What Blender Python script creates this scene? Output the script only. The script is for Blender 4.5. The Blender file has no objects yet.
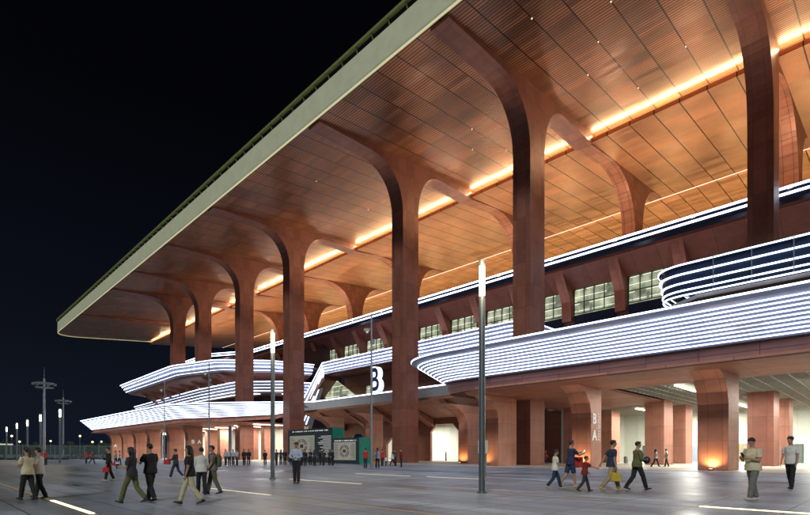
import bpy, bmesh, math, random
from mathutils import Vector, Matrix
R = math.radians
rnd = random.Random(7)
S = bpy.context.scene
C = S.collection

# ------------------------------------------------------------------ camera
# world: X runs into the building, Y runs along its facade (away to the left), Z up; plaza at Z = 0
EYE = 1.3
cam_d = bpy.data.cameras.new('camera')
cam = bpy.data.objects.new('camera', cam_d); C.objects.link(cam)
cam.location = (0, 0, EYE)
cam.rotation_euler = (R(90), 0, R(-45))
cam_d.sensor_width = 36; cam_d.lens = 22.0
cam_d.shift_y = (454 - 257.5) / 810
cam_d.clip_start = 0.1; cam_d.clip_end = 3000
S.camera = cam

# ------------------------------------------------------------------ world (night) and sun
W = bpy.data.worlds.new('World'); S.world = W; W.use_nodes = True
nt = W.node_tree; nt.nodes.clear()
sky = nt.nodes.new('ShaderNodeTexSky'); sky.sky_type = 'NISHITA'; sky.sun_disc = False
sky.sun_elevation = R(-4); sky.sun_rotation = R(-75); sky.air_density = 1.2; sky.dust_density = 1.0
bg = nt.nodes.new('ShaderNodeBackground'); bg.inputs['Strength'].default_value = 0.05
wo = nt.nodes.new('ShaderNodeOutputWorld')
bg.inputs['Strength'].default_value = 0.05
tc = nt.nodes.new('ShaderNodeTexCoord'); sx = nt.nodes.new('ShaderNodeSeparateXYZ'); nt.links.new(tc.outputs['Generated'], sx.inputs[0])
cr = nt.nodes.new('ShaderNodeValToRGB'); nt.links.new(sx.outputs[2], cr.inputs[0])
cr.color_ramp.elements[0].position = 0.0; cr.color_ramp.elements[0].color = (.004, .007, .0145, 1)
cr.color_ramp.elements[1].position = .55; cr.color_ramp.elements[1].color = (.0004, .0004, .0009, 1)
e_ = cr.color_ramp.elements.new(.22); e_.color = (.0017, .0027, .0062, 1)
bg2 = nt.nodes.new('ShaderNodeBackground'); bg2.inputs['Strength'].default_value = 1.0; nt.links.new(cr.outputs[0], bg2.inputs[0])
ad = nt.nodes.new('ShaderNodeAddShader')
nt.links.new(sky.outputs[0], bg.inputs[0]); nt.links.new(bg.outputs[0], ad.inputs[0]); nt.links.new(bg2.outputs[0], ad.inputs[1]); nt.links.new(ad.outputs[0], wo.inputs[0])

sun_d = bpy.data.lights.new('fill_sun', 'SUN'); sun_d.energy = 1.15; sun_d.angle = R(8); sun_d.color = (0.98, 1.0, 0.94)  # added fill sun that brightens the roof fascia and plaza, no real source
sun = bpy.data.objects.new('fill_sun', sun_d); C.objects.link(sun)
sdir = Vector((math.cos(R(33)) * math.cos(R(28)), math.cos(R(33)) * math.sin(R(28)), -math.sin(R(33))))
sun.rotation_euler = sdir.to_track_quat('-Z', 'Y').to_euler()
sun.location = (-60, 0, 40)

S.view_settings.view_transform = 'Standard'; S.view_settings.look = 'None'
S.view_settings.exposure = 0.3; S.view_settings.gamma = 1.0
S.view_settings.use_curve_mapping = False
S.render.engine = 'CYCLES'
S.cycles.use_denoising = True
S.cycles.max_bounces = 5; S.cycles.diffuse_bounces = 3; S.cycles.glossy_bounces = 3
S.cycles.transmission_bounces = 3; S.cycles.sample_clamp_indirect = 3.0
S.cycles.caustics_reflective = False; S.cycles.caustics_refractive = False

def px(x, y, h=0.0):
    """plaza point (height h) seen at pixel x, y of the 810 px photograph"""
    z = 495 * (EYE - h) / (y - 454.0)
    lx = (x - 405) / 495 * z
    return ((z + lx) * .70711, (z - lx) * .70711)

# ------------------------------------------------------------------ materials
MATS = {}
def new_mat(name):
    m = bpy.data.materials.new(name); m.use_nodes = True
    n = m.node_tree; b = n.nodes['Principled BSDF']
    MATS[name] = m
    return m, n, b
def mth(n, op, a, b=None, c=None):
    k = n.nodes.new('ShaderNodeMath'); k.operation = op
    for i, v in enumerate((a, b, c)):
        if v is None: continue
        if isinstance(v, (int, float)): k.inputs[i].default_value = v
        else: n.links.new(v, k.inputs[i])
    return k.outputs[0]
def coords(n, kind='Object'):
    t = n.nodes.new('ShaderNodeTexCoord'); s = n.nodes.new('ShaderNodeSeparateXYZ')
    n.links.new(t.outputs[kind], s.inputs[0])
    return t.outputs[kind], s.outputs[0], s.outputs[1], s.outputs[2]
def line(n, c, period, width, off=0.0):
    """1 inside a thin joint every `period` metres"""
    a = mth(n, 'ADD', c, off); f = mth(n, 'FRACT', mth(n, 'DIVIDE', a, period))
    return mth(n, 'LESS_THAN', f, width / period)
def noise(n, vec, scale, detail=4, rough=.55):
    t = n.nodes.new('ShaderNodeTexNoise'); t.inputs['Scale'].default_value = scale
    t.inputs['Detail'].default_value = detail; t.inputs['Roughness'].default_value = rough
    if vec is not None: n.links.new(vec, t.inputs['Vector'])
    return t.outputs['Fac']
def mixc(n, fac, a, b):
    k = n.nodes.new('ShaderNodeMix'); k.data_type = 'RGBA'
    if isinstance(fac, (int, float)): k.inputs[0].default_value = fac
    else: n.links.new(fac, k.inputs[0])
    for i, v in ((6, a), (7, b)):
        if isinstance(v, tuple): k.inputs[i].default_value = (*v, 1)
        else: n.links.new(v, k.inputs[i])
    return k.outputs[2]
def bump(n, b, h, strength=.3, dist=.02):
    k = n.nodes.new('ShaderNodeBump'); k.inputs['Strength'].default_value = strength
    k.inputs['Distance'].default_value = dist
    n.links.new(h, k.inputs['Height']); n.links.new(k.outputs[0], b.inputs['Normal'])
def remap(n, v, a, b, c=0., d=1.):
    k = n.nodes.new('ShaderNodeMapRange'); n.links.new(v, k.inputs[0])
    for i, q in enumerate((a, b, c, d)): k.inputs[i + 1].default_value = q
    return k.outputs[0]

def simple(name, col, rough=.6, metal=0., nz=.12, scale=3., bmp=0.):
    m, n, b = new_mat(name)
    o, x, y, z = coords(n)
    f = remap(n, noise(n, o, scale), .3, .7, 1 - nz, 1 + nz)
    v = n.nodes.new('ShaderNodeVectorMath'); v.operation = 'SCALE'; v.inputs[0].default_value = col
    n.links.new(f, v.inputs[3]); n.links.new(v.outputs[0], b.inputs['Base Color'])
    b.inputs['Roughness'].default_value = rough; b.inputs['Metallic'].default_value = metal
    if bmp: bump(n, b, noise(n, o, scale * 4), bmp, .02)
    return m
def emis(name, col, strength, base=(.8, .8, .8)):
    m, n, b = new_mat(name)
    b.inputs['Base Color'].default_value = (*base, 1)
    b.inputs['Emission Color'].default_value = (*col, 1); b.inputs['Emission Strength'].default_value = strength
    return m

def panelled(name, col, pz=2.6, pxx=1.6, py=1.2, rough=.42, metal=.15, offs=(.83, .63, 0), w=.05, dark=.35, var=1.0):
    """painted metal sheet cladding with recessed joints and slight sheet to sheet variation"""
    m, n, b = new_mat(name)
    o, x, y, z = coords(n)
    g = n.nodes.new('ShaderNodeNewGeometry'); sp = n.nodes.new('ShaderNodeSeparateXYZ')
    n.links.new(g.outputs['True Normal'], sp.inputs[0])
    ax = mth(n, 'LESS_THAN', mth(n, 'ABSOLUTE', sp.outputs[0]), .7)
    ay = mth(n, 'LESS_THAN', mth(n, 'ABSOLUTE', sp.outputs[1]), .7)
    az = mth(n, 'LESS_THAN', mth(n, 'ABSOLUTE', sp.outputs[2]), .7)
    lx = mth(n, 'MULTIPLY', ax, line(n, x, pxx, w, offs[0])); ly = mth(n, 'MULTIPLY', ay, line(n, y, py, w, offs[1]))
    lz = mth(n, 'MULTIPLY', az, line(n, z, pz, w, offs[2]))
    j = mth(n, 'MAXIMUM', mth(n, 'MAXIMUM', lx, ly), lz)
    wn = n.nodes.new('ShaderNodeTexWhiteNoise'); cb = n.nodes.new('ShaderNodeCombineXYZ')
    n.links.new(mth(n, 'FLOOR', mth(n, 'DIVIDE', mth(n, 'ADD', x, offs[0]), pxx)), cb.inputs[0])
    n.links.new(mth(n, 'FLOOR', mth(n, 'DIVIDE', mth(n, 'ADD', y, offs[1]), py)), cb.inputs[1])
    n.links.new(mth(n, 'FLOOR', mth(n, 'DIVIDE', mth(n, 'ADD', z, offs[2]), pz)), cb.inputs[2])
    n.links.new(cb.outputs[0], wn.inputs['Vector'])
    f = mth(n, 'MULTIPLY', remap(n, wn.outputs['Value'], 0, 1, 1 - .18 * var, 1 + .18 * var), remap(n, noise(n, o, .9), .3, .7, 1 - .15 * var, 1 + .12 * var))
    v = n.nodes.new('ShaderNodeVectorMath'); v.operation = 'SCALE'; v.inputs[0].default_value = col
    n.links.new(f, v.inputs[3])
    c = mixc(n, j, v.outputs[0], tuple(q * dark for q in col))
    n.links.new(c, b.inputs['Base Color'])
    b.inputs['Metallic'].default_value = metal
    n.links.new(remap(n, noise(n, o, 6), .3, .7, rough - .06, rough + .1), b.inputs['Roughness'])
    bump(n, b, mth(n, 'SUBTRACT', 1.0, j), .5, .02)
    return m

TERRA = (.27, .105, .075)
panelled('column_cladding', TERRA, w=.035, dark=.5)
panelled('beam_cladding', (.30, .125, .078), pz=1.7, pxx=1.5, py=1.1, w=.06, dark=.35, offs=(.7, .5, .2))
panelled('pillar_cladding', (.43, .195, .135), pz=2.3, pxx=1.7, py=1.0, w=.03, rough=.5, dark=.55)
panelled('soffit_cladding', (.34, .14, .09), pz=50, pxx=3.1, py=4.2, w=.06, rough=.5)
panelled('wall_cladding', (.22, .085, .055), pz=2.4, pxx=3.0, py=3.0, w=.05, rough=.5)
panelled('deck_edge', (.22, .092, .078), pz=50, pxx=50, py=3.5, w=.05, rough=.4)
panelled('white_wall', (.74, .77, .68), pz=50, pxx=2.4, py=1.8, w=.04, rough=.6, metal=0, dark=.6, var=.3)

def slatted(name, col, period, gap, bay, rough, offx=0., offy=0., va=1.0):
    m, n, b = new_mat(name)
    o, x, y, z = coords(n)
    s = line(n, x, period, gap, offx)
    jy = line(n, y, bay, .13, offy)
    wn = n.nodes.new('ShaderNodeTexWhiteNoise'); cb = n.nodes.new('ShaderNodeCombineXYZ')
    n.links.new(mth(n, 'FLOOR', mth(n, 'DIVIDE', x, period * 2)), cb.inputs[0])
    n.links.new(mth(n, 'FLOOR', mth(n, 'DIVIDE', mth(n, 'ADD', y, offy), bay)), cb.inputs[1])
    n.links.new(cb.outputs[0], wn.inputs['Vector'])
    wn2 = n.nodes.new('ShaderNodeTexWhiteNoise'); cb2 = n.nodes.new('ShaderNodeCombineXYZ')
    n.links.new(mth(n, 'FLOOR', mth(n, 'DIVIDE', x, 2.2)), cb2.inputs[0])
    n.links.new(mth(n, 'FLOOR', mth(n, 'DIVIDE', mth(n, 'ADD', y, offy), bay)), cb2.inputs[1])
    n.links.new(cb2.outputs[0], wn2.inputs['Vector'])
    f = mth(n, 'MULTIPLY', remap(n, wn.outputs['Value'], 0, 1, 1 - .28 * va, 1 + .24 * va), remap(n, wn2.outputs['Value'], 0, 1, 1 - .16 * va * va, 1 + .16 * va * va))
    f = mth(n, 'MULTIPLY', f, remap(n, noise(n, o, .25), .3, .7, .8, 1.15))
    v = n.nodes.new('ShaderNodeVectorMath'); v.operation = 'SCALE'; v.inputs[0].default_value = col
    n.links.new(f, v.inputs[3])
    c = mixc(n, s, v.outputs[0], tuple(q * .25 for q in col))
    c = mixc(n, jy, c, tuple(q * .08 for q in col))
    n.links.new(c, b.inputs['Base Color'])
    b.inputs['Metallic'].default_value = .35
    n.links.new(remap(n, wn.outputs['Value'], 0, 1, rough - .08, rough + .12), b.inputs['Roughness'])
    h = mth(n, 'SUBTRACT', 1.0, mth(n, 'MAXIMUM', s, jy)); bump(n, b, h, .5, .05)
    return m
slatted('slatted_ceiling', (.41, .175, .088), .36, .13, 2.95, .36, 0, 1.0)
slatted('inner_ceiling', (.48, .235, .12), .40, .07, 2.95, .42, 0, 1.0, .5)

simple('fascia_metal', (.82, .84, .60), .45, .1, .06, .6)
simple('gutter_metal', (.30, .33, .12), .5, .3)
simple('dark_metal', (.05, .05, .055), .4, .6)
simple('pole_grey', (.20, .23, .25), .35, .7, .1, 2)
simple('galvanised', (.34, .38, .42), .4, .7)
simple('baffle', (.55, .56, .50), .5)
simple('silver_panel', (.62, .68, .90), .4, .2, .08, 1.2)
simple('blue_grey_panel', (.50, .60, .78), .3, .5, .08, 1.2)
simple('dark_blue_glass', (.02, .03, .06), .12, .2)
simple('door_glass', (.12, .16, .15), .15)
simple('terrace_floor', (.22, .19, .17), .5)
simple('apron_stone', (.52, .50, .45), .32, 0, .1, .8)
simple('dark_wall', (.07, .035, .035), .6)
simple('teal_panel', (.01, .26, .18), .45)
simple('blue_face', (.04, .05, .14), .4)
simple('slate_panel', (.035, .05, .06), .45)
simple('cream_print', (.62, .60, .50), .55)
emis('white_glow', (1, 1, .95), .25)  # slight emission added so lettering and white parts look brighter, not lamps
simple('print_dark', (.06, .07, .09), .5)
simple('print_blue', (.05, .12, .38), .5)
simple('print_red', (.45, .05, .05), .5)
simple('hedge_leaf', (.035, .07, .025), .7, 0, .4, 5)
simple('bark', (.07, .05, .035), .8)
simple('led_housing', (.5, .52, .58), .4, .5)
m_, n_, b_ = new_mat('led_white')
o_, x_, y_, z_ = coords(n_)
wn_ = n_.nodes.new('ShaderNodeTexWhiteNoise'); cb_ = n_.nodes.new('ShaderNodeCombineXYZ')
n_.links.new(mth(n_, 'FLOOR', mth(n_, 'DIVIDE', y_, 1.5)), cb_.inputs[1]); n_.links.new(mth(n_, 'FLOOR', mth(n_, 'DIVIDE', z_, .18)), cb_.inputs[2])
n_.links.new(cb_.outputs[0], wn_.inputs['Vector'])
n_.links.new(mth(n_, 'MULTIPLY', remap(n_, wn_.outputs['Value'], .0, .9, .75, 1.15), mth(n_, 'SUBTRACT', 4.8, mth(n_, 'MULTIPLY', mth(n_, 'GREATER_THAN', wn_.outputs['Value'], .985), 3.2))), b_.inputs['Emission Strength'])
b_.inputs['Emission Color'].default_value = (.70, .80, 1.0, 1)
emis('led_soft', (.78, .84, 1.0), 1.1)
emis('cove_glow', (1.0, .80, .48), 22.0)
emis('cove_pink', (1.0, .55, .42), 1.6)
emis('edge_glow', (.85, .80, .35), .45)
emis('linear_light', (1.0, .93, .74), 6.0)
emis('lamp_tube', (1.0, .80, .45), 9.0)
emis('street_glow', (1.0, .85, .35), 3.0)
emis('ground_led', (1.0, .80, .42), 2.6)
emis('ground_led_dim', (1.0, .85, .60), .45)
emis('uplight_lens', (1.0, .65, .25), 6.0)
emis('window_slit', (.95, 1.0, .80), 1.1)
emis('tiny_light', (1.0, .85, .6), 1.1)

def lit_window(name):
    m, n, b = new_mat(name)
    o, x, y, z = coords(n)
    f = noise(n, o, .55, 2)
    wn = n.nodes.new('ShaderNodeTexWhiteNoise'); cb = n.nodes.new('ShaderNodeCombineXYZ')
    g = n.nodes.new('ShaderNodeNewGeometry'); sp = n.nodes.new('ShaderNodeSeparateXYZ'); n.links.new(g.outputs['Position'], sp.inputs[0])
    n.links.new(mth(n, 'FLOOR', mth(n, 'DIVIDE', sp.outputs[1], 1.7)), cb.inputs[1]); n.links.new(cb.outputs[0], wn.inputs['Vector'])
    c = mixc(n, remap(n, f, .35, .65), (.10, .12, .08), (.60, .64, .44))
    c = mixc(n, remap(n, wn.outputs['Value'], 0, 1, 0, .6), c, (.16, .17, .13))
    l = mth(n, 'MULTIPLY', line(n, z, 1.15, .10, -.3), mth(n, 'GREATER_THAN', f, .42))
    c = mixc(n, l, c, (1.1, 1.15, .85))
    n.links.new(c, b.inputs['Emission Color']); b.inputs['Emission Strength'].default_value = .85
    b.inputs['Base Color'].default_value = (.03, .04, .04, 1); b.inputs['Roughness'].default_value = .15
lit_window('lit_window')

def louvre_mat():
    m, n, b = new_mat('mesh_ceiling')
    o, x, y, z = coords(n)
    a = line(n, x, .6, .09); c2 = line(n, y, .6, .09)
    g = mth(n, 'MAXIMUM', a, c2)
    c = mixc(n, g, (.16, .17, .16), (.50, .51, .46))
    n.links.new(c, b.inputs['Base Color']); b.inputs['Roughness'].default_value = .5
    bump(n, b, g, .6, .1)
louvre_mat()

def paving():
    m, n, b = new_mat('granite_paving')
    o, x, y, z = coords(n)
    j = mth(n, 'MAXIMUM', line(n, x, .9, .03), line(n, y, 1.8, .03))
    big = mth(n, 'MAXIMUM', line(n, x, 5.4, .05, 2.55), line(n, y, 9.0, .05, .4))
    wn = n.nodes.new('ShaderNodeTexWhiteNoise'); cb = n.nodes.new('ShaderNodeCombineXYZ')
    n.links.new(mth(n, 'FLOOR', mth(n, 'DIVIDE', x, .9)), cb.inputs[0]); n.links.new(mth(n, 'FLOOR', mth(n, 'DIVIDE', y, 1.8)), cb.inputs[1])
    n.links.new(cb.outputs[0], wn.inputs['Vector'])
    f1 = noise(n, o, .22, 5); f2 = noise(n, o, 14, 3)
    # irregular lighter and darker bands along the plaza
    mp = n.nodes.new('ShaderNodeMapping'); mp.inputs['Scale'].default_value = (.55, .07, 1); n.links.new(o, mp.inputs[0])
    f3 = noise(n, mp.outputs[0], 1.0, 5, .6)
    f = mth(n, 'MULTIPLY', remap(n, wn.outputs['Value'], 0, 1, .68, 1.32), remap(n, f1, .3, .7, .8, 1.2))
    f = mth(n, 'MULTIPLY', f, remap(n, f2, .3, .7, .85, 1.15))
    st = noise(n, o, 1.3, 6, .7); f = mth(n, 'MULTIPLY', f, remap(n, st, .58, .72, 1.0, .62))
    mq = n.nodes.new('ShaderNodeMapping'); mq.inputs['Scale'].default_value = (2.2, .05, 1); mq.inputs['Rotation'].default_value = (0, 0, R(7)); n.links.new(o, mq.inputs[0])
    ty = noise(n, mq.outputs[0], 1.0, 3, .5); f = mth(n, 'MULTIPLY', f, remap(n, ty, .6, .68, 1.0, .78))
    f = mth(n, 'MULTIPLY', f, remap(n, f3, .35, .65, .6, 1.5))
    v = n.nodes.new('ShaderNodeVectorMath'); v.operation = 'SCALE'; v.inputs[0].default_value = (.25, .30, .385)
    n.links.new(f, v.inputs[3])
    c = mixc(n, mth(n, 'MAXIMUM', j, big), v.outputs[0], (.03, .03, .03))
    n.links.new(c, b.inputs['Base Color'])
    r = mth(n, 'ADD', remap(n, f3, .3, .7, .27, .50), remap(n, wn.outputs['Value'], 0, 1, -.04, .08))
    n.links.new(r, b.inputs['Roughness'])
    b.inputs['Specular IOR Level'].default_value = .45
    h = mth(n, 'SUBTRACT', mth(n, 'MULTIPLY', f2, .35), j)
    bump(n, b, h, .3, .008)
paving()

# ------------------------------------------------------------------ mesh helpers
class MB:
    def __init__(s): s.v = []; s.f = []
    def add(s, vs, fs):
        o = len(s.v); s.v += [tuple(q) for q in vs]; s.f += [tuple(i + o for i in f) for f in fs]; return s
    def box(s, x0, x1, y0, y1, z0, z1):
        return s.add([(x0, y0, z0), (x1, y0, z0), (x1, y1, z0), (x0, y1, z0), (x0, y0, z1), (x1, y0, z1), (x1, y1, z1), (x0, y1, z1)],
                     [(0, 3, 2, 1), (4, 5, 6, 7), (0, 1, 5, 4), (1, 2, 6, 5), (2, 3, 7, 6), (3, 0, 4, 7)])
    def prism(s, poly, a, b, axis='y'):
        """polygon (p, q) extruded along axis from a to b; axis y: (x, z); axis x: (y, z); axis z: (x, y)"""
        def m(p, t):
            if axis == 'y': return (p[0], t, p[1])
            if axis == 'x': return (t, p[0], p[1])
            return (p[0], p[1], t)
        n = len(poly)
        return s.add([m(p, a) for p in poly] + [m(p, b) for p in poly],
                     [tuple(range(n - 1, -1, -1)), tuple(range(n, 2 * n))] + [(i, (i + 1) % n, n + (i + 1) % n, n + i) for i in range(n)])
    def cyl(s, x, y, z0, z1, r0, r1=None, seg=12):
        r1 = r0 if r1 is None else r1
        vs = [(x + r * math.cos(2 * math.pi * i / seg), y + r * math.sin(2 * math.pi * i / seg), z) for z, r in ((z0, r0), (z1, r1)) for i in range(seg)]
        return s.add(vs, [tuple(range(seg - 1, -1, -1)), tuple(range(seg, 2 * seg))] + [(i, (i + 1) % seg, seg + (i + 1) % seg, seg + i) for i in range(seg)])
    def loft(s, path, rad, seg=10, ref=(1, 0, 0)):
        """tube through path; rad = list of r or (ra, rb) with ra along ref"""
        P = [Vector(p) for p in path]; n = len(P); ref = Vector(ref); base = len(s.v)
        for i, p in enumerate(P):
            t = (P[min(i + 1, n - 1)] - P[max(i - 1, 0)]).normalized()
            a = ref - t * ref.dot(t)
            if a.length < 1e-3: a = Vector((0, 1, 0)) - t * t.y
            a.normalize(); b = t.cross(a)
            ra, rb = rad[i] if isinstance(rad[i], tuple) else (rad[i], rad[i])
            for k in range(seg):
                w = 2 * math.pi * k / seg
                s.v.append(tuple(p + a * (ra * math.cos(w)) + b * (rb * math.sin(w))))
        for i in range(n - 1):
            for k in range(seg):
                k2 = (k + 1) % seg
                s.f.append((base + i * seg + k, base + i * seg + k2, base + (i + 1) * seg + k2, base + (i + 1) * seg + k))
        s.f.append(tuple(base + k for k in range(seg - 1, -1, -1)))
        s.f.append(tuple(base + (n - 1) * seg + k for k in range(seg)))
        return s
    def ball(s, c, r, seg=10, rings=7):
        c = Vector(c); rx, ry, rz = r if isinstance(r, tuple) else (r, r, r); b = len(s.v)
        for i in range(1, rings):
            th = math.pi * i / rings
            for k in range(seg):
                w = 2 * math.pi * k / seg
                s.v.append((c.x + rx * math.sin(th) * math.cos(w), c.y + ry * math.sin(th) * math.sin(w), c.z + rz * math.cos(th)))
        s.v.append((c.x, c.y, c.z + rz)); s.v.append((c.x, c.y, c.z - rz))
        t, bt = len(s.v) - 2, len(s.v) - 1
        for i in range(rings - 2):
            for k in range(seg):
                k2 = (k + 1) % seg
                s.f.append((b + i * seg + k, b + (i + 1) * seg + k, b + (i + 1) * seg + k2, b + i * seg + k2))
        for k in range(seg):
            k2 = (k + 1) % seg
            s.f.append((t, b + k, b + k2)); s.f.append((bt, b + (rings - 2) * seg + k2, b + (rings - 2) * seg + k))
        return s
    def mesh(s, name):
        me = bpy.data.meshes.new(name); me.from_pydata(s.v, [], s.f); me.update()
        bm = bmesh.new(); bm.from_mesh(me); bmesh.ops.recalc_face_normals(bm, faces=bm.faces); bm.to_mesh(me); bm.free()
        return me
    def build(s, name, mat, parent=None, origin=(0, 0, 0), smooth=False, bevel=0.):
        if origin != (0, 0, 0):
            ox, oy, oz = origin; s.v = [(a - ox, b - oy, c - oz) for a, b, c in s.v]
        me = s.mesh(name)
        if smooth:
            me.polygons.foreach_set('use_smooth', [True] * len(me.polygons)); me.set_sharp_from_angle(angle=R(40))
        me.materials.append(MATS[mat] if isinstance(mat, str) else mat)
        o = bpy.data.objects.new(name, me); C.objects.link(o); o.location = origin
        if bevel:
            b = o.modifiers.new('bevel', 'BEVEL'); b.width = bevel; b.segments = 2; b.limit_method = 'ANGLE'
        if parent is not None:
            o.parent = parent
            o.location = Vector(origin) - WLOC(parent)
        return o
def WLOC(o):
    v = Vector(o.location)
    while o.parent: o = o.parent; v += Vector(o.location)
    return v
def tag(o, label=None, cat=None, group=None, kind=None):
    if label: o['label'] = label
    if cat: o['category'] = cat
    if group: o['group'] = group
    if kind: o['kind'] = kind
    return o
def empty(name, loc, label, cat, group=None, rz=0):
    o = bpy.data.objects.new(name, None); C.objects.link(o); o.location = loc; o.rotation_euler = (0, 0, rz)
    o.empty_display_size = .3
    return tag(o, label, cat, group)
def copy_tree(o, parent=None):
    c = o.copy(); C.objects.link(c)
    if parent is not None: c.parent = parent
    for ch in [k for k in bpy.data.objects if k.parent == o]: copy_tree(ch, c)
    return c
def fillet(pts, radii, step=8):
    """plan polyline (x, y) with rounded corners"""
    out = [Vector((*pts[0], 0))]
    for i in range(1, len(pts) - 1):
        p, a, b = Vector((*pts[i], 0)), Vector((*pts[i - 1], 0)), Vector((*pts[i + 1], 0))
        r = radii[i]
        if r <= 0: out.append(p); continue
        d1, d2 = (a - p).normalized(), (b - p).normalized()
        ang = d1.angle(d2); t = min(r / math.tan(ang / 2), (a - p).length * .49, (b - p).length * .49)
        p1, p2 = p + d1 * t, p + d2 * t
        for k in range(step + 1):
            u = k / step
            out.append(p1 * (1 - u) ** 2 + p * 2 * u * (1 - u) + p2 * u * u)
    out.append(Vector((*pts[-1], 0)))
    return out
def normals(path):
    """unit normals pointing to the right-hand side of the travel, mitred"""
    N = []
    for i in range(len(path)):
        ds = []
        if i > 0: ds.append((path[i] - path[i - 1]).normalized())
        if i < len(path) - 1: ds.append((path[i + 1] - path[i]).normalized())
        ns = [Vector((d.y, -d.x, 0)) for d in ds]
        m = sum(ns, Vector()); m.normalize(); m = m / max(.5, m.dot(ns[0])); N.append(m)
    return N
def sweep(path, prof, scale=None, zs=None, mb=None, closed=False):
    """profile (inward, dz) swept along plan path; zs = height at each path point"""
    mb = mb or MB(); N = normals(path); k = len(prof); b = len(mb.v)
    for i, p in enumerate(path):
        sc = scale[i] if scale else (1, 1)
        for d, z in prof:
            q = p + N[i] * (d * sc[0]); mb.v.append((q.x, q.y, zs[i] + z * sc[1]))
    kk = k if closed else k - 1
    for i in range(len(path) - 1):
        for j in range(kk):
            j2 = (j + 1) % k
            mb.f.append((b + i * k + j, b + i * k + j2, b + (i + 1) * k + j2, b + (i + 1) * k + j))
    if closed:
        mb.f.append(tuple(b + j for j in range(k))); mb.f.append(tuple(b + (len(path) - 1) * k + j for j in range(k)))
    return mb
def strip(path, d, z, w, h, scale, zs, out):
    """square bar following the path at (d, z), standing `out` proud"""
    N = normals(path); mb = MB(); 
    prof = [(-out, 0), (-out, h), (-out + w, h), (-out + w, 0)]
    b = 0
    for i, p in enumerate(path):
        sc = scale[i] if scale else (1, 1)
        for dd, zz in prof:
            q = p + N[i] * (d * sc[0] + dd); mb.v.append((q.x, q.y, zs[i] + z * sc[1] + zz))
    for i in range(len(path) - 1):
        for j in range(4):
            j2 = (j + 1) % 4; mb.f.append((i * 4 + j, i * 4 + j2, (i + 1) * 4 + j2, (i + 1) * 4 + j))
    mb.f.append((0, 1, 2, 3)); e = (len(path) - 1) * 4; mb.f.append((e, e + 1, e + 2, e + 3))
    return mb
#MARK_STRUCT
# ------------------------------------------------------------------ the ground
g = MB(); g.add([(-900, -900, 0), (1500, -900, 0), (1500, 1500, 0), (-900, 1500, 0)], [(0, 1, 2, 3)])
tag(g.build('plaza', 'granite_paving'), kind='structure')
g = MB().box(41.5, 130, -40, 176, .002, .03)
tag(g.build('apron', 'apron_stone'), kind='structure')
g = MB()
for X in (2.8, 8.0, 13.8, 20.8, 31.5):
    g.add([(X - .07, -20, .004), (X + .07, -20, .004), (X + .07, 160, .004), (X - .07, 160, .004)], [(0, 1, 2, 3)])
simple('inlay', (.62, .50, .32), .5)
tag(g.build('paving_inlay', 'inlay'), kind='structure')
g = MB()
drain = [(27.5, -20), (27.5, 30), (26.3, 44), (24, 60), (22, 140)]
pp = fillet(drain, [0, 10, 20, 20, 0]); NN = normals(pp)
g = MB(); 
for i, p in enumerate(pp): g.v += [tuple(p + NN[i] * .12 + Vector((0, 0, .006))), tuple(p - NN[i] * .12 + Vector((0, 0, .006)))]
for i in range(len(pp) - 1): g.f.append((2 * i, 2 * i + 1, 2 * i + 3, 2 * i + 2))
tag(g.build('drain_channel', 'dark_metal'), kind='structure')
k = 0
for X, y0, y1, m, lab in ((2.8, 12.4, 16.7, 'ground_led', 'bright yellow light strip set in the paving at lower left'),
                  (13.8, -.5, 3.5, 'ground_led', 'yellow light strip set in the paving in front of the man in the cream shirt'),
                  (8.0, 14.0, 18.4, 'ground_led_dim', 'faint light strip set in the paving behind the woman in cream trousers'),
                  (13.8, 16.5, 22.2, 'ground_led_dim', 'faint light strip set in the paving beside the uniformed guard'),
                  (20.8, 20.4, 25.4, 'ground_led_dim', 'long faint light strip set in the paving in front of the red shirted visitors'),
                  (20.8, 15.0, 19.0, 'ground_led_dim', 'short faint light strip in the paving just right of the long faint one')):
    o = MB().box(X - .05, X + .05, y0, y1, .001, .016).build('ground_light', m)
    tag(o, lab, 'ground light', 'light strips set in the paving')

# ------------------------------------------------------------------ the stadium building
ST = empty('stadium_building', (50, 60, 0), 'large terracotta stadium with vast lit roof, tall flared columns and glowing white terraces', 'building')
YE = 207.0
def zc(x): return 42.3 + (x - 35) * .092
# outer slatted roof field with rounded far corner
oc = fillet([(35, -45), (35, YE), (68, YE)], [0, 9, 0], 14)
rb = MB()
poly = [(p.x, p.y) for p in oc] + [(68, -45)]
n = len(poly)
rb.add([(x, y, zc(x)) for x, y in poly] + [(x, y, zc(x) + 1.2) for x, y in poly],
       [tuple(range(n)), tuple(range(2 * n - 1, n - 1, -1))] + [(i, (i + 1) % n, n + (i + 1) % n, n + i) for i in range(n)])
roof = rb.build('roof', 'slatted_ceiling', ST, (35, -45, 40))
# inner ceilings
ib = MB().prism([(66.2, 44.05), (95, 47.0), (95, 47.3), (67.2, 44.9), (67.2, 44.35), (66.3, 44.35), (66.3, 44.6), (66.2, 44.6)], -45, YE - .3)
ib.build('inner_ceiling', 'inner_ceiling', roof, (65.7, -45, 40))
ib = MB().prism([(95.3, 47.35), (128, 49.4), (128, 50.6), (95.3, 48.9)], -45, YE - .6)
ib.build('inner_ceiling', 'inner_ceiling', roof, (95.4, -45, 40))
MB().box(66.45, 66.85, -44, YE - 1, 44.36, 44.5).build('cove_light', 'cove_glow', roof, (66.3, -44, 45))
MB().box(95.02, 95.16, -44, YE - 1, 46.98, 47.12).build('cove_light', 'cove_pink', roof, (95, -44, 47))
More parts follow.
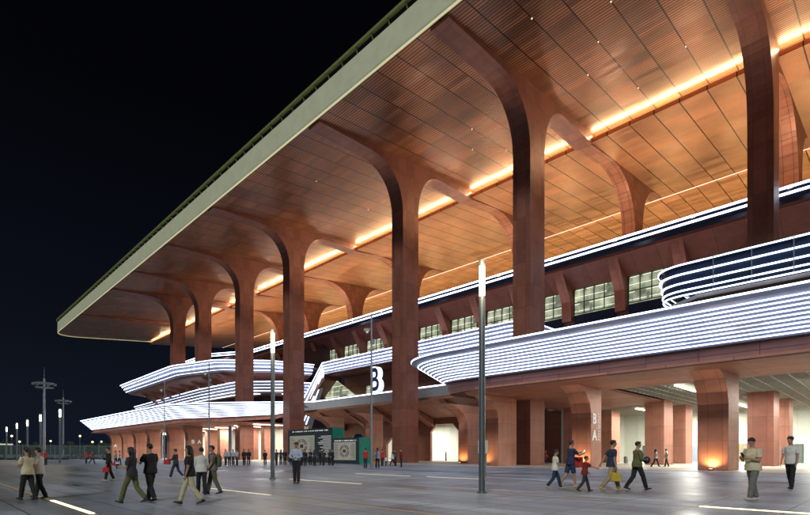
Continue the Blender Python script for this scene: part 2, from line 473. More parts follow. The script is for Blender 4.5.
# fascia: follows the edge, outward leaning upstand with a gutter rail above
fp = fillet([(35, -45), (35, YE), (129, YE)], [0, 9, 0], 14)
fz = [zc(p.x) for p in fp]
sweep(fp, [(.25, -.02), (-.02, -.10), (-.14, .1), (-.10, 3.1), (.0, 3.25), (1.4, 3.3), (1.4, 1.0)], zs=fz, closed=True).build('fascia', 'fascia_metal', roof, (35, 60, 42))
sweep(fp, [(.1, 3.3), (-.05, 3.75), (.6, 3.75), (.6, 3.3)], zs=fz, closed=True).build('gutter', 'dark_metal', roof, (35, 60, 45))
sweep(fp, [(-.45, 3.75), (-.45, 4.05), (.0, 4.05), (.0, 3.75)], zs=fz, closed=True).build('edge_rail', 'gutter_metal', roof, (35, 60, 45))
sweep(fp, [(-.10, -.16), (-.10, -.11), (.1, -.11), (.1, -.16)], zs=fz, closed=True).build('edge_light', 'edge_glow', roof, (35, 60, 42))
po = MB().prism([(34.62, 46.1), (34.95, 45.4), (35.1, 45.4), (34.9, 46.1)], -.03, .03).build('rail_post', 'gutter_metal', roof)
po.location = Vector((0, -20, .0)) - WLOC(roof); po0 = po.location.copy()
for i in range(1, 84):
    q = po.copy(); C.objects.link(q); q.parent = roof; q.location = po0 + Vector((0, i * 2.6, 0))
for X, Y in ((46, 18), (50, 21), (54, 24), (42, 24.2), (52, 40), (58, 15.2), (56, 43), (61, 21), (44, 62), (57, 66), (52, 33), (60, 39), (75, 20), (80, 16), (77, 24), (84, 38)):
    Yj = round((Y + 1.0 + 45) / 2.95) * 2.95 - 1.0 - 45 + .06
    zz = zc(X) if X < 65 else 44.35 + (X - 65.7) * .0973
    MB().cyl(X, Yj, zz - .10, zz + .05, .06, seg=10).build('downlight', 'tiny_light', roof, (X, Yj, zz))

def arc(cx0, cz0, cx1, cz1, first='v', n=10):
    """quarter superellipse between two points; first = tangent at the start: v vertical or h horizontal"""
    out = []
    for i in range(n + 1):
        t = math.pi / 2 * i / n
        s, c = math.sin(t) ** .9, 1 - math.cos(t) ** .9 if i < n else 1
        if first == 'v': out.append((cx0 + (cx1 - cx0) * c, cz0 + (cz1 - cz0) * s))
        else: out.append((cx0 + (cx1 - cx0) * s, cz0 + (cz1 - cz0) * c))
    return out
COLS = [(-11.3, 50), (9.2, 63), (29.8, 50), (50.4, 50), (80.4, 50), (101.2, 50.6), (121.5, 50), (138.0, 50)]
T = 2.3
for Y, X in COLS:
    w = 3.2
    # outer arch
    pts = [(35.6, zc(35.6) - .22), (X - 9, zc(X - 9) - .55)]
    pts += arc(X - 5.8, zc(X - 5.8) - .8, X, 35.8, 'h')
    zb = .03 if Y < 115 else 22.9
    pts += [(X, zb), (X + w, zb)]
    pts += arc(X + w, 36.3, min(X + w + 5.2, 66), zc(min(X + w + 5.2, 66)) - (.8 if X < 55 else 2.2), 'v')
    if X < 55: pts += [(66, 43.75)]
    pts += [(66, zc(65.0) + .3), (35.6, zc(35.6) + .3)]
    MB().prism(pts, Y, Y + T).build('column', 'column_cladding', ST, (X, Y, 0))
    # inner arch and its column on the top terrace
    z0 = 43.75 if X < 55 else zc(66) - 2.2
    pts = [(66.02, z0)]
    if X > 55: pts += [(67.5, 43.2), (70, 44.2)]
    pts += [(73.5, 44.75)] + arc(74, 44.75, 82, 36.5, 'h') + [(82, 32.6), (85.3, 32.6)]
    pts += arc(85.3, 37.5, 92.5, 46.6, 'v') + [(95.0, 47.0), (95.0, 47.9), (66.02, 45.2)]
    MB().prism(pts, Y + .15, Y + T - .15).build('inner_column', 'beam_cladding', ST, (82, Y, 32))
for Y in (170.0,):
    MB().prism([(35.6, zc(35.6) - .22), (50, zc(50) - .9), (66, 44.2), (66, 45.3), (35.6, zc(35.6) + .3)], Y, Y + T).build('roof_beam', 'column_cladding', ST, (50, Y, 42))

# ------------------------------------------------------------------ terraces: bands of light along every deck edge
def terrace(name, path, zs, scale, prof, lines, face, led='led_white', bar=(.10, .07), deck=None, soffit=None):
    o0 = (path[len(path) // 2].x, path[len(path) // 2].y, zs[0])
    t = sweep(path, prof, scale, zs).build(name, face, ST, o0, smooth=False)
    for (d, z) in lines:
        strip(path, d, z, bar[0], bar[1], scale, zs, .09).build('light_strip', led, t, o0)
    return t
def flat(poly, z0, z1): return MB().prism(poly, z0, z1, 'z')

# entrance canopy (near)
nc = fillet([(35, -45), (35, 38.0), (54, 38.0)], [0, 8.0, 0], 16)
nz = [10.85] * len(nc)
prof = [(1.2, .0), (0, .0), (-.06, -.12), (.25, -.30)]
nl = 9
for i in range(nl + 1): prof.append((.55 + 2.95 * i / nl, -.42 - 1.83 * i / nl))
lines = [(0, -.09)] + [(.55 + 2.95 * (i + .45) / nl, -.42 - 1.83 * (i + .45) / nl) for i in range(nl)]
can = terrace('entrance_canopy', nc, nz, None, prof, lines, 'silver_panel', bar=(.12, .095))
ends = [(3.5, -2.25), (3.75, -2.35), (3.75, -3.35), (3.95, -3.35), (3.95, -2.2)]
sweep(nc, ends, None, nz).build('canopy_fascia', 'deck_edge', can, (38, 0, 8))
flat([(38.7, -45), (38.7, 29), (39.6, 31.2), (42, 32.4), (52, 32.4), (52, 34), (66, 34), (66, 20.0), (47.8, 20.0), (47.8, -45)], 7.5, 7.72).build('canopy_soffit', 'soffit_cladding', can, (38, 0, 7.5))
flat([(36, -45), (36, 33), (39, 35.9), (52, 35.9), (78, 35.9), (78, -45)], 10.55, 10.8).build('canopy_deck', 'terrace_floor', can, (36, 0, 10.6))
flat([(47.8, -45), (47.8, 19.9), (66.1, 19.9), (66.1, 34), (95, 34), (95, -45)], 8.0, 8.1).build('mesh_ceiling', 'mesh_ceiling', ST, (47.8, 0, 8))
mb = MB()
for i in range(40):
    y = -14 + 1.2 * i; mb.box(47.8, 66 if 19.9 < y else 95, y, y + .06, 7.80, 7.98)
for i in range(39):
    x = 48.2 + 1.2 * i; mb.box(x, x + .06, -30, 19.8 if x < 66 else 34, 7.805, 7.975)
tag(mb.build('ceiling_grille', 'baffle', ST, (60, 0, 7.8)), kind='stuff')
for (X0, X1, Y) in ((50, 56.5, 14.5), (52.5, 60, 24.5), (60, 67, 24.5), (54, 60, 4.5), (66, 73, 14.5), (74, 82, 14.5), (72, 80, 26), (64, 71, 4.5), (48.5, 53, 30.2), (76, 84, 4.5)):
    MB().box(X0, X1, Y, Y + .28, 7.60, 7.70).build('linear_light', 'linear_light', ST, (X0, Y, 7.6))

# pillars carrying the canopies: flared to the outside at the head
PIL = []
def pillar(X, Y, t=2.0, w=3.0, top=7.55, flare=2.6, mat='pillar_cladding', ffl=.9, back=0):
    pts = [(X, .03), (X + w, .03), (X + w, top - 1.6), (X + w + back, top), (X - flare, top), (X - flare * .45, top - .55), (X - .12 * flare, top - 1.5), (X, top - 2.4)]
    mb = MB().prism(pts, Y, Y + t)
    o = mb.build('pillar', mat, ST, (X, Y, 0), bevel=.05)
    return o
for X, Y, t, w in ((44.5, -1.6, 2.0, 3.4), (43.9, 9.2, 2.1, 3.5), (44.5, 20.2, 1.9, 2.3), (44.5, 30.4, 1.6, 3.6)): pillar(X, Y, t, w)
pillar(53.7, 41.6, 1.6, 2.6, 7.9, 4.2)
pillar(53.7, 61.5, 1.6, 2.6, 7.9, 4.2)
pillar(53.7, 72.0, 1.6, 2.6, 7.9, 4.2)
for X, Y, w in ((63, 19.7, 3.2), (73.2, 20.2, 3.0), (73, 30, 3.0), (62.5, 30.0, 3.0), (73, 9.2, 3), (63, -1.5, 3)): pillar(X, Y, 2.2, w, 7.95, .01)

# bright back wall and concourse of the portico
MB().box(88, 88.6, -45, 34, .03, 8.0).build('back_wall', 'white_wall', ST, (88, -45, 0))
MB().box(66.3, 88, 34, 34.5, .03, 8.0).build('side_wall', 'white_wall', ST, (66, 34, 0))
MB().prism([(-8, .1), (-2, .1), (6, 5.5), (6, 6.6), (5, 6.6)], 84, 85.4, 'x').build('stair_flank', 'white_wall', ST, (84, 0, 0))
MB().box(88 - .08, 88 - .01, 21.5, 23.4, .03, 2.6).build('door', 'blue_grey_panel', ST, (88, 21, 0))

for y0 in (2.0, 9.5, 26.5):
    for q in range(3):
        d = MB().box(87.9, 87.97, y0 + q * 1.5, y0 + q * 1.5 + 1.36, .05, 2.7).build('glass_door', 'door_glass', ST, (88, y0, 0))
        mb = MB(); a_, b_ = y0 + q * 1.5, y0 + q * 1.5 + 1.36
        mb.box(87.86, 87.9, a_, a_ + .07, .05, 2.7); mb.box(87.86, 87.9, b_ - .07, b_, .05, 2.7); mb.box(87.86, 87.9, a_ + .07, b_ - .07, 2.6, 2.7); mb.box(87.82, 87.86, b_ - .2, b_ - .16, .9, 1.5)
        mb.build('door_frame', 'dark_metal', d, (87.9, a_, 0))
# ring terrace above the canopy
rp = fillet([(57, -45), (57, 19.0), (66, 19.0), (66, 40.8), (66.0, 41.2)], [0, 3.2, 0, 0, 0], 12)
rp = fillet([(57, -45), (57, 19.2), (72, 19.2)], [0, 3.4, 0], 14)
rz = [21.2] * len(rp)
ring = terrace('ring_terrace', rp, rz, None, [(.8, 0), (0, 0), (0, -.25), (.2, -.3), (.5, -3.4)], [(0, -.2), (.12, -1.15), (.3, -2.05), (.42, -2.8), (.5, -3.3)], 'dark_blue_glass', bar=(.16, .12))
flat([(57.9, -45), (57.9, 15), (60.5, 18.6), (78, 18.6), (78, -45)], 17.5, 17.9).build('ring_deck', 'terrace_floor', ring, (58, 0, 17.6))
for y in [-22 + 3.2 * i for i in range(12)]: MB().box(56.84, 56.96, y, y + .07, 17.9, 21.2).build('railing_post', 'galvanised', ring, (57, y, 19))

# middle terrace with escalator flight
mp_ = fillet([(77, 40.5), (66, 40.5), (66, 92.5), (66, 102.3)], [0, 3.4, 0, 0], 12)
# travel is reversed here, so flip it to keep the facade side outward
mp_ = list(reversed(mp_))
def zmid(y): return 22.0 if y < 92.5 else (22.0 - (y - 92.5) * 1.0 if y < 102.5 else 12.0)
mpath = []
for p in reversed(mp_): mpath.append(p)
class _: pass
def flip_prof(pr): return [(-d, z) for d, z in pr]
mz = [zmid(p.y) for p in mpath]
# path runs +Y after the corner: inward (+X) is to the right of travel
ml = [(0.0, -.15), (.15, -.8), (.3, -1.4), (.45, -2.0), (.6, -2.6)]
msc = [(3.2, 1.7) if p.y > 92.6 else (1, 1) for p in mpath]
mid = terrace('middle_terrace', mpath, mz, msc, [(.7, 0), (0, 0), (0, -.2), (.65, -2.8), (1.2, -2.8)], ml, 'silver_panel', bar=(.13, .11))
flat([(66.5, 40.9), (66.5, 92.5), (78, 92.5), (78, 40.9)], 19.2, 19.5).build('middle_deck', 'deck_edge', mid, (66, 60, 19))

# upper terrace: long double line of light under the ceiling
up = fillet([(74, -45), (74, 142), (67, 156), (67, 188), (90, 196)], [0, 18, 14, 9, 0], 12)
uz = [33.2] * len(up)
upt = terrace('upper_terrace', up, uz, None, [(.8, 0), (0, 0), (.02, -1.5), (.25, -1.9)], [(0, -.22), (0, -.95)], 'dark_blue_glass', bar=(.18, .26))
sweep(up, [(.25, -1.9), (.3, -2.3), (4.1, -4.6), (4.1, -1.5)], None, uz).build('terrace_soffit', 'deck_edge', upt, (74, 60, 31))
flat([(74.5, -45), (74.5, 141), (67.6, 157), (67.6, 187), (90, 195), (128, 195), (128, -45)], 31.4, 32.55).build('upper_deck', 'terrace_floor', upt, (75, 60, 32))
MB().box(127.6, 128.2, -45, 195, 32.6, 49.4).build('back_wall', 'wall_cladding', ST, (128, 60, 32))

# facade wall behind the terraces, with leaning fins and lit windows between them
MB().box(78.6, 79.2, -45, 186, 8.2, 31.3).build('facade_wall', 'dark_wall', ST, (79, 60, 8))
pitch = 8.8
for i in range(-4, 18):
    y = 3.4 + i * pitch
    MB().prism([(74.5, 31.0), (77.0, 31.0), (78.6, 29.5), (78.6, 23.4), (77.6, 23.4), (77.3, 26.5)], y, y + 1.6).build('fin', 'column_cladding', ST, (78, y, 24))
    if i < 17:
        y0, y1 = y + 1.8, y + pitch - .3
        wdw = MB().box(78.25, 78.55, y0, y1, 24.2, 28.9).build('window', 'lit_window', ST, (78.3, y0, 24.6))
        mb = MB()
        for q in range(5): yy = y0 + (y1 - y0) * q / 4; mb.box(78.05, 78.24, yy - .05, yy + .05, 24.5, 28.6)
        for zz in (24.5, 26.3, 28.5): mb.box(78.02, 78.2, y0, y1, zz - .05, zz + .05)
        mb.build('window_frame', 'dark_metal', wdw, (78.1, y0, 24.6))
        MB().box(78.2, 78.5, y0, y1, 19.6, 24.3).build('spandrel_glass', 'dark_blue_glass', ST, (78.3, y0, 19.6))
# under the middle terrace
MB().box(72.0, 72.6, 41, 92, 11.8, 19.1).build('recess_wall', 'wall_cladding', ST, (72, 60, 12))
for y0, y1, z1 in ((48, 57, 16.5), (79, 84, 17), (60, 68, 14.0)):
    MB().box(71.8, 71.97, y0, y1, 12.2, z1 - .6).build('window', 'lit_window', ST, (71.8, y0, 12))
MB().prism([(94, 19.2), (82, 12.2), (90, 12.2), (99, 15.4)], 70.0, 70.3, 'x').build('escalator_glass', 'lit_window', ST, (70, 90, 12))
MB().prism([(92.5, 19.4), (92.5, 18.2), (101, 11.9), (103.5, 11.9)], 66.6, 71, 'x').build('escalator', 'wall_cladding', ST, (68, 95, 12))

# lower terrace and far entrance canopy in one sweeping band
lp = fillet([(46, 178), (36, 174.5), (36, 104), (40.5, 94.5), (51.5, 87.0), (57, 84.5), (57, 36.5)], [0, 3, 14, 8, 5, 5, 0], 10)
lp = list(reversed(lp))
lz = [11.1 + .6 * min(1, max(0, (p.x - 40) / 16)) for p in lp]
lsc = []
for p in lp:
    u = min(1, max(0, (57 - p.x) / 8)); lsc.append((.48 + .52 * u, .5 + .5 * u))
pr = [(1.0, 0), (0, 0), (0, -.1)]
for i in range(8): pr.append((.3 + 2.7 * i / 7, -.3 - 2.4 * i / 7))
low = terrace('lower_terrace', lp, lz, lsc, pr, [(0, -.02)] , 'blue_grey_panel', bar=(.2, .16))
o0 = (50, 80, 11)
# the canopy part carries the full set of light lines
cs = [i for i, p in enumerate(lp) if p.x < 54.5]
cp = lp[cs[0]:cs[-1] + 1]; cz = lz[cs[0]:cs[-1] + 1]; csc = lsc[cs[0]:cs[-1] + 1]
for i in range(8):
    q = (i + .3) / 8
    strip(cp, .3 + 2.7 * q, -.3 - 2.4 * q, .10, .085, csc, cz, .09).build('light_strip', 'led_white', low, o0)
sweep(lp, [(3.0, -2.7), (3.15, -2.75), (3.15, -3.5), (9.0, -3.7)], [(a, b) for a, b in lsc], lz).build('terrace_fascia', 'soffit_cladding', low, o0)
dk = [(p.x + .6, p.y - .3) for p in lp]
flat([(58, 36.5), (58, 84), (52, 88.3), (41.5, 95.5), (37.2, 104.5), (37.2, 172.5), (46, 176), (78, 176), (78, 36.5)], 10.75, 10.95).build('lower_deck', 'terrace_floor', low, o0)
MB().prism([(58.5, 10.2), (60.5, 9.4), (66.2, 7.7), (66.2, 10.5), (58.5, 10.5)], 36.6, 90).build('lower_soffit', 'soffit_cladding', low, (60, 60, 8))
for y in [42 + 8.4 * i for i in range(6)]:
    MB().prism([(58.8, 10.0), (60.2, 9.0), (66, 6.2), (66, 7.6)], y, y + 1.2).build('soffit_rib', 'column_cladding', low, (60, y, 8))
flat([(41, 96), (38.5, 104), (38.5, 172), (62, 174), (62, 92), (52, 90)], 7.55, 7.75).build('far_soffit', 'soffit_cladding', low, (45, 130, 7.6))

# ground floor wall between the canopies, with a bright trapezoid opening
def wall_x(X, y0, y1, z1, mat, th=.5, holes=()):
    mb = MB(); cur = y0
    for a, b, h in holes:
        mb.box(X, X + th, cur, a, .03, z1); ch = 1.3
        mb.prism([(a, h - ch), (a + ch, h), (b - ch, h), (b, h - ch), (b, z1), (a, z1)], X, X + th, 'x'); cur = b
    mb.box(X, X + th, cur, y1, .03, z1)
    return mb.build('ground_floor_wall', mat, ST, (X, y0, 0))
wall_x(66.3, 34.6, 90, 7.65, 'wall_cladding', .5, ((45.5, 47.5, 4.5), (53.4, 59.8, 6.6), (68.5, 71.5, 4.5), (78, 83, 5.5)))
MB().box(80, 80.5, 34.6, 90, .03, 8).build('back_wall', 'white_wall', ST, (80, 60, 0))
MB().box(79.9, 79.98, 58.5, 62.5, .03, 2.8).build('door', 'galvanised', ST, (80, 58, 0))
for y in (44, 56.0, 70, 80):
    MB().box(70, 77, y, y + .25, 7.3, 7.42).build('linear_light', 'linear_light', ST, (70, y, 7.3))

# far portico
for Y, w in ((110, 3.2), (121, 3.4), (134.5, 2.6), (145.5, 2.8), (156.5, 2.8), (168, 2.8)): pillar(43, Y, 1.8, w, 7.5, 1.3)
for X, Y in ((55, 98.6), (55, 106), (52, 114), (55, 128)): pillar(X, Y, 1.6, 2.6, 7.55, .01)
MB().box(61, 61.5, 90.6, 174, .03, 7.5).build('back_wall', 'white_wall', ST, (61, 130, 0))
for y in (94, 102.5, 112, 120, 131, 142, 153, 164):
    MB().box(50, 58, y, y + .3, 7.38, 7.48).build('linear_light', 'linear_light', ST, (52, y, 7.4))
for y in (99, 114.5, 124.5, 139): MB().box(47.6, 47.75, y, y + 1.4, .03, 7.2).build('glass_frame', 'blue_grey_panel', ST, (48, y, 0))

# far tiers
def tier(name, pts, rad, Z, prof, lines, face='silver_panel', bar=(.16, .14)):
    p = fillet(pts, rad, 12); zz = [Z] * len(p)
    return terrace(name, p, zz, None, prof, lines, face, bar=bar), p, zz
t1, p1, z1 = tier('far_terrace', [(70, 101.5), (60, 104.0), (50, 112), (45.8, 128), (47.5, 178), (60, 184), (74, 184)], [0, 6, 8, 14, 5, 5, 0], 23.3,
    [(1.2, .0), (0, 0), (0, -.3), (.9, -1.0), (1.1, -1.9), (2.3, -2.6)], [(0, -.22), (.45, -.7), (1.0, -1.5), (1.6, -2.2)], bar=(.16, .14))
sweep(p1, [(2.3, -2.6), (3.0, -2.9), (8.5, -3.6)], None, z1).build('terrace_soffit', 'soffit_cladding', t1, (50, 130, 20))
flat([(70, 103), (60, 105), (51, 113), (47, 128), (48.6, 177), (60, 183), (78, 183), (78, 103)], 22.4, 22.8).build('terrace_deck', 'terrace_floor', t1, (60, 140, 22))
t2, p2, z2 = tier('far_terrace', [(70, 98.5), (61, 102), (54, 110), (53.5, 130), (57, 196), (66, 200), (74, 200)], [0, 6, 8, 14, 4, 4, 0], 18.3,
    [(1.0, .0), (0, 0), (0, -.25), (1.6, -3.3)], [(0, -.15), (.35, -.8), (.7, -1.5), (1.05, -2.2), (1.4, -2.9)], bar=(.15, .12))
flat([(70, 100), (61, 103.5), (55.4, 111), (55, 130), (58, 195), (66, 199), (76, 199), (76, 100)], 15.0, 15.6).build('terrace_deck', 'deck_edge', t2, (60, 140, 15))
MB().box(57.0, 78, 112, 178, 15.8, 20.6).build('tier_wall', 'wall_cladding', ST, (60, 140, 16))
MB().box(60, 78, 108, 172, 10.9, 15.0).build('tier_wall', 'dark_wall', ST, (60, 140, 11))
MB().box(76, 78.5, 106, 178, 22.8, 31.0).build('tier_wall', 'dark_wall', ST, (62, 140, 23))
for i in range(8):
    y = 116 + i * 7.6
    MB().box(56.7, 56.95, y, y + 3.6, 17.0, 19.6).build('window', 'lit_window', ST, (56.7, y, 17))
    MB().prism([(51, 20.2), (57, 20.2), (57, 17), (55.8, 17)], y - 2.2, y - 1.2).build('fin', 'column_cladding', ST, (56, y, 18))
#MARK_SIGN
def text_mesh(s, size, depth, font_scale=1.0):
    cu = bpy.data.curves.new('t', 'FONT'); cu.body = s; cu.size = size; cu.extrude = depth; cu.align_x = 'CENTER'; cu.offset = .02 * size
    o = bpy.data.objects.new('t', cu); C.objects.link(o)
    dg = bpy.context.evaluated_depsgraph_get(); me = bpy.data.meshes.new_from_object(o.evaluated_get(dg))
    bpy.data.objects.remove(o); bpy.data.curves.remove(cu)
    return me
def text_obj(name, s, size, depth, mat, loc, rot, parent=None):
    me = text_mesh(s, size, depth); me.materials.clear(); me.materials.append(MATS[mat])
    o = bpy.data.objects.new(name, me); C.objects.link(o); o.rotation_euler = rot
    if parent is not None: o.parent = parent; o.location = Vector(loc) - WLOC(parent)
    else: o.location = loc
    return o
FACE_X = (R(90), 0, R(-90))     # reads from -X side
FACE_Y = (R(90), 0, 0)          # reads from -Y side
sg = empty('letter_sign', (56.8, 64.6, 12.0), 'big three dimensional letter B with glowing white outline standing on the lower terrace', 'sign')
text_obj('letter_body', 'B', 6.3, .5, 'led_soft', (57.6, 64.6, 12.1), FACE_X, sg).scale = (.74, 1, 1)
def inset(sz, dx, m): text_obj('letter_face', 'B', sz, .02, m, (dx, 64.6, 12.1 + (6.3 - sz) * .36), FACE_X, sg).scale = (.74 * (1 - .0), 1, 1)
inset(5.6, 57.06, 'blue_face')
MB().box(57.3, 58.0, 63.2, 66.0, 11.75, 12.12).build('base_plate', 'galvanised', sg, (57, 64, 12))
text_obj('gate_lettering', 'B', 1.35, .02, 'white_glow', (45.2, 20.17, 4.15), FACE_Y, ST)
text_obj('gate_lettering', 'A', 1.35, .02, 'white_glow', (45.2, 20.17, 2.6), FACE_Y, ST)
mb = MB()
for c_, (x0, zs_) in enumerate(((45.95, 3.95), (46.25, 3.95))):
    z = 5.0
    while z > 2.5:
        hh = .16 + .06 * rnd.random()
        for q in range(3): mb.box(x0 + .02 * q, x0 + .16 - .02 * q * rnd.random(), 20.165, 20.195, z + q * hh / 3, z + q * hh / 3 + .03)
        mb.box(x0 + .07, x0 + .09, 20.165, 20.195, z, z + hh); z -= hh + .08
mb.build('gate_lettering', 'white_glow', ST, (46, 20.2, 3))
text_obj('gate_lettering', 'B', 1.2, .02, 'white_glow', (44.0, 109.96, 3.6), FACE_Y, ST)
text_obj('gate_lettering', 'A', 1.2, .02, 'white_glow', (45.4, 109.96, 3.6), FACE_Y, ST)
text_obj('gate_lettering', 'A', 1.3, .02, 'white_glow', (44.0, 167.96, 3.4), FACE_Y, ST)
# small floor sign by the pillar
fs = empty('notice_board', (43.3, 31.4, 0), 'small cream notice board on a stand beside an uplit pillar', 'notice board')
MB().box(43.2, 43.3, 30.9, 32.1, 1.35, 2.75).build('board', 'cream_print', fs, (43.2, 31.4, 2))
MB().box(43.17, 43.19, 31.2, 31.8, 1.75, 2.4).build('print', 'print_red', fs, (43.2, 31.4, 2))
for y in (31.0, 31.9): MB().box(43.22, 43.28, y, y + .06, .03, 1.4).build('leg', 'galvanised', fs, (43.2, y, 0))

# ------------------------------------------------------------------ lamps of the building
def spot(loc, to, energy, col, size=70, blend=.8, rad=.15, parent=None):
    d = bpy.data.lights.new('uplight', 'SPOT'); d.energy = energy; d.color = col; d.spot_size = R(size); d.spot_blend = blend; d.shadow_soft_size = rad
    o = bpy.data.objects.new('uplight', d); C.objects.link(o); o.location = loc
    o.rotation_euler = (Vector(to) - Vector(loc)).to_track_quat('-Z', 'Y').to_euler()
def area(loc, to, sx, sy, energy, col, spread=180):
    d = bpy.data.lights.new('area_light', 'AREA'); d.shape = 'RECTANGLE'; d.size = sx; d.size_y = sy; d.energy = energy; d.color = col; d.spread = R(spread)
    o = bpy.data.objects.new('area_light', d); C.objects.link(o); o.location = loc
    if sx > 20:
        zz = (Vector(loc) - Vector(to)).normalized(); xx = Vector((0, 1, 0)); yy = zz.cross(xx)
        o.rotation_euler = Matrix((xx, yy, zz)).transposed().to_euler()
    else: o.rotation_euler = (Vector(to) - Vector(loc)).to_track_quat('-Z', 'Y').to_euler()
WARM = (1.0, .66, .40)
AMB = (1.0, .58, .22)
def floor_lamp(X, Y, lab, e=260, to=None):
    t = empty('uplight', (X, Y, 0), lab, 'uplight', 'floor uplights before the pillars')
    MB().cyl(X, Y, .0, .16, .17, .14, 14).build('housing', 'dark_metal', t, (X, Y, 0))
    MB().cyl(X, Y, .161, .175, .11, .11, 14).build('lens', 'uplight_lens', t, (X, Y, .16))
    to = to or (X + .9, Y, 8)
    spot((X + .12, Y, .2), to, e * .8, AMB, 160, .8, .1)
floor_lamp(43.35, 10.25, 'glowing floor uplight before the broad dark face of the rightmost entrance pillar', 420)
floor_lamp(43.7, 21.1, 'glowing floor uplight before the dark side of the lettered pillar', 380)
floor_lamp(43.7, 31.2 + .9, 'glowing floor uplight just behind the cream notice board', 300)
floor_lamp(52.9, 42.4, 'glowing floor uplight before the slanted pillar right of the bright opening', 380)
floor_lamp(60.5, 60.5, 'glowing floor uplight at the wall left of the bright opening', 160, (66, 61, 5))
# warm light thrown up to the ceilings from the top terrace
for y in [-1 + 10.3 * i for i in range(18)]:
    area((75.2, y, 33.0), (75.0, y, 45), .5, 6, 950, WARM, 165)
    area((104, y, 33.2), (103, y, 46), .5, 6, 1300, (1.0, .78, .42), 165)
area((66.0, 70, 44.72), (60, 70, 46.2), 250, .14, 8500, (1.0, .76, .42), 160)
area((95.3, 70, 46.9), (101, 70, 49.0), 250, .14, 4500, (1.0, .52, .36), 170)
area((71.5, 34, 22.3), (77, 34, 31), 115, .2, 1300, (1.0, .72, .62), 160)  # added fill light, lifts the facade and soffit under the upper terrace
area((60, 150, 23.6), (70, 150, 31), 60, .2, 700, (1.0, .72, .62), 160)  # further added fill above the far terraces, no fixture there
# warm unseen area lights at the terraces, aimed up at the outer ceiling
for y in [-5 + 20 * i for i in range(9)]:
    area((58.6 if y > 95 else 60, y, 24.2), (50, y, 42), .5, 10, 330 if y < 60 else 150, (1.0, .66, .42), 150)
for Y, X in COLS:
    if Y > 130: continue
    spot((X + 7.5, Y - 9, 24.5), (X + 2.5, Y, 42.0), 5200 if Y < 90 else 3600, (1.0, .66, .36), 52, 1.0, .3)
# portico: light from its linear fittings
for (x, y) in ((55, 24.7), (56, 14.7), (62, 5), (70, 14.7), (77, 26), (78, 14), (80, 4.5), (56, -6), (66, -10), (83, 20)):
    area((x, y, 7.55), (x, y, 0), 5, .25, 1500, (1.0, .97, .86), 180)
for y in (44, 56, 70, 80): area((73, y, 7.25), (73, y, 0), 6, .3, 1700, (1.0, .98, .88), 180)
for y in (94, 102.5, 112, 120, 131, 142, 153, 164): area((54, y, 7.3), (54, y, 0), 7, .3, 1300, (1.0, .96, .84), 180)
for y in (12, 25, 38): pass

#MARK_FURN
# ------------------------------------------------------------------ poles and lamps on the plaza
def lamp_post(x, y, lab, H=7.75, power=320, r=.11):
    t = empty('lamp_post', (x, y, 0), lab, 'lamp post', 'column lamp posts on the plaza')
    MB().cyl(x, y, 0, H - 1.2, r, r, 16).build('pole', 'pole_grey', t, (x, y, 0), smooth=True)
    MB().box(x - r * .35, x + r * .35, y - r - .012, y, .5, .95).build('hatch', 'galvanised', t, (x, y, .5), bevel=.004)
    MB().cyl(x, y, 0, .06, r + .10, r + .06, 16).build('base', 'pole_grey', t, (x, y, 0), smooth=True)
    MB().cyl(x, y, H - 1.2, H - .2, r * .86, r * .86, 16).build('lamp_tube', 'lamp_tube', t, (x, y, H - 1.2), smooth=True)
    MB().cyl(x, y, H - .2, H, r, r, 16).build('cap', 'pole_grey', t, (x, y, H), smooth=True)
    if power:
        d = bpy.data.lights.new('lamp', 'POINT'); d.energy = power; d.color = (1, .82, .5); d.shadow_soft_size = .3
        o = bpy.data.objects.new('lamp', d); C.objects.link(o); o.location = (x - .35, y - .35, H - .6)
lamp_post(13.48, 9.85, 'tallest looking grey lamp post with glowing top, alone before the entrance canopy')
lamp_post(13.3, 23.0, 'grey lamp post with glowing top standing just left of the uniformed guard')
for i, (v_, u_, lab) in enumerate(((15, 84, 'distant lamp post right of the tall floodlight mast, nearest of the far row'),
        (14.8, 97.5, 'distant lamp post directly left of the tall floodlight mast'),
        (15.4, 114.5, 'distant lamp post, third from the right in the far row'),
        (15.5, 128, 'distant lamp post, second from the left end of the far row'),
        (16, 148, 'distant lamp post at the left end of the far row'))):
    lamp_post(v_, u_, lab, r=.15, power=60)

def cctv_pole(x, y, lab, H=13.5):
    t = empty('camera_pole', (x, y, 0), lab, 'camera pole', 'slender surveillance camera poles')
    MB().cyl(x, y, 0, H, .11, .07, 10).build('pole', 'galvanised', t, (x, y, 0), smooth=True)
    MB().cyl(x, y, 0, .08, .2, .2, 12).build('base', 'galvanised', t, (x, y, 0))
    a = MB().box(x - .5, x + .1, y - .05, y + .05, H - 1.4, H - 1.3); a.build('arm', 'galvanised', t, (x, y, H - 1.3))
    c = MB().box(x - .75, x - .3, y - .12, y + .12, H - 1.62, H - 1.42).build('camera', 'cream_print', t, (x - .5, y, H - 1.5))
    MB().cyl(x - .5, y, H - 1.78, H - 1.62, .08, .12, 10).build('camera_dome', 'white_glow', c, (x - .5, y, H - 1.7))
    MB().box(x - .06, x + .3, y - .1, y + .1, H - 2.6, H - 2.2).build('control_box', 'galvanised', t, (x, y, H - 2.4))
for (ax, zdist, lab) in ((371.5, 43, 'slender camera pole in front of the glowing letter B'), (209, 65.6, 'slender camera pole in front of the far terraces, left of the tall column'), (164.5, 82.7, 'slender camera pole furthest left, before the far canopy')):
    lx = (ax - 405) / 495 * zdist
    cctv_pole((zdist + lx) * .70711, (zdist - lx) * .70711, lab)

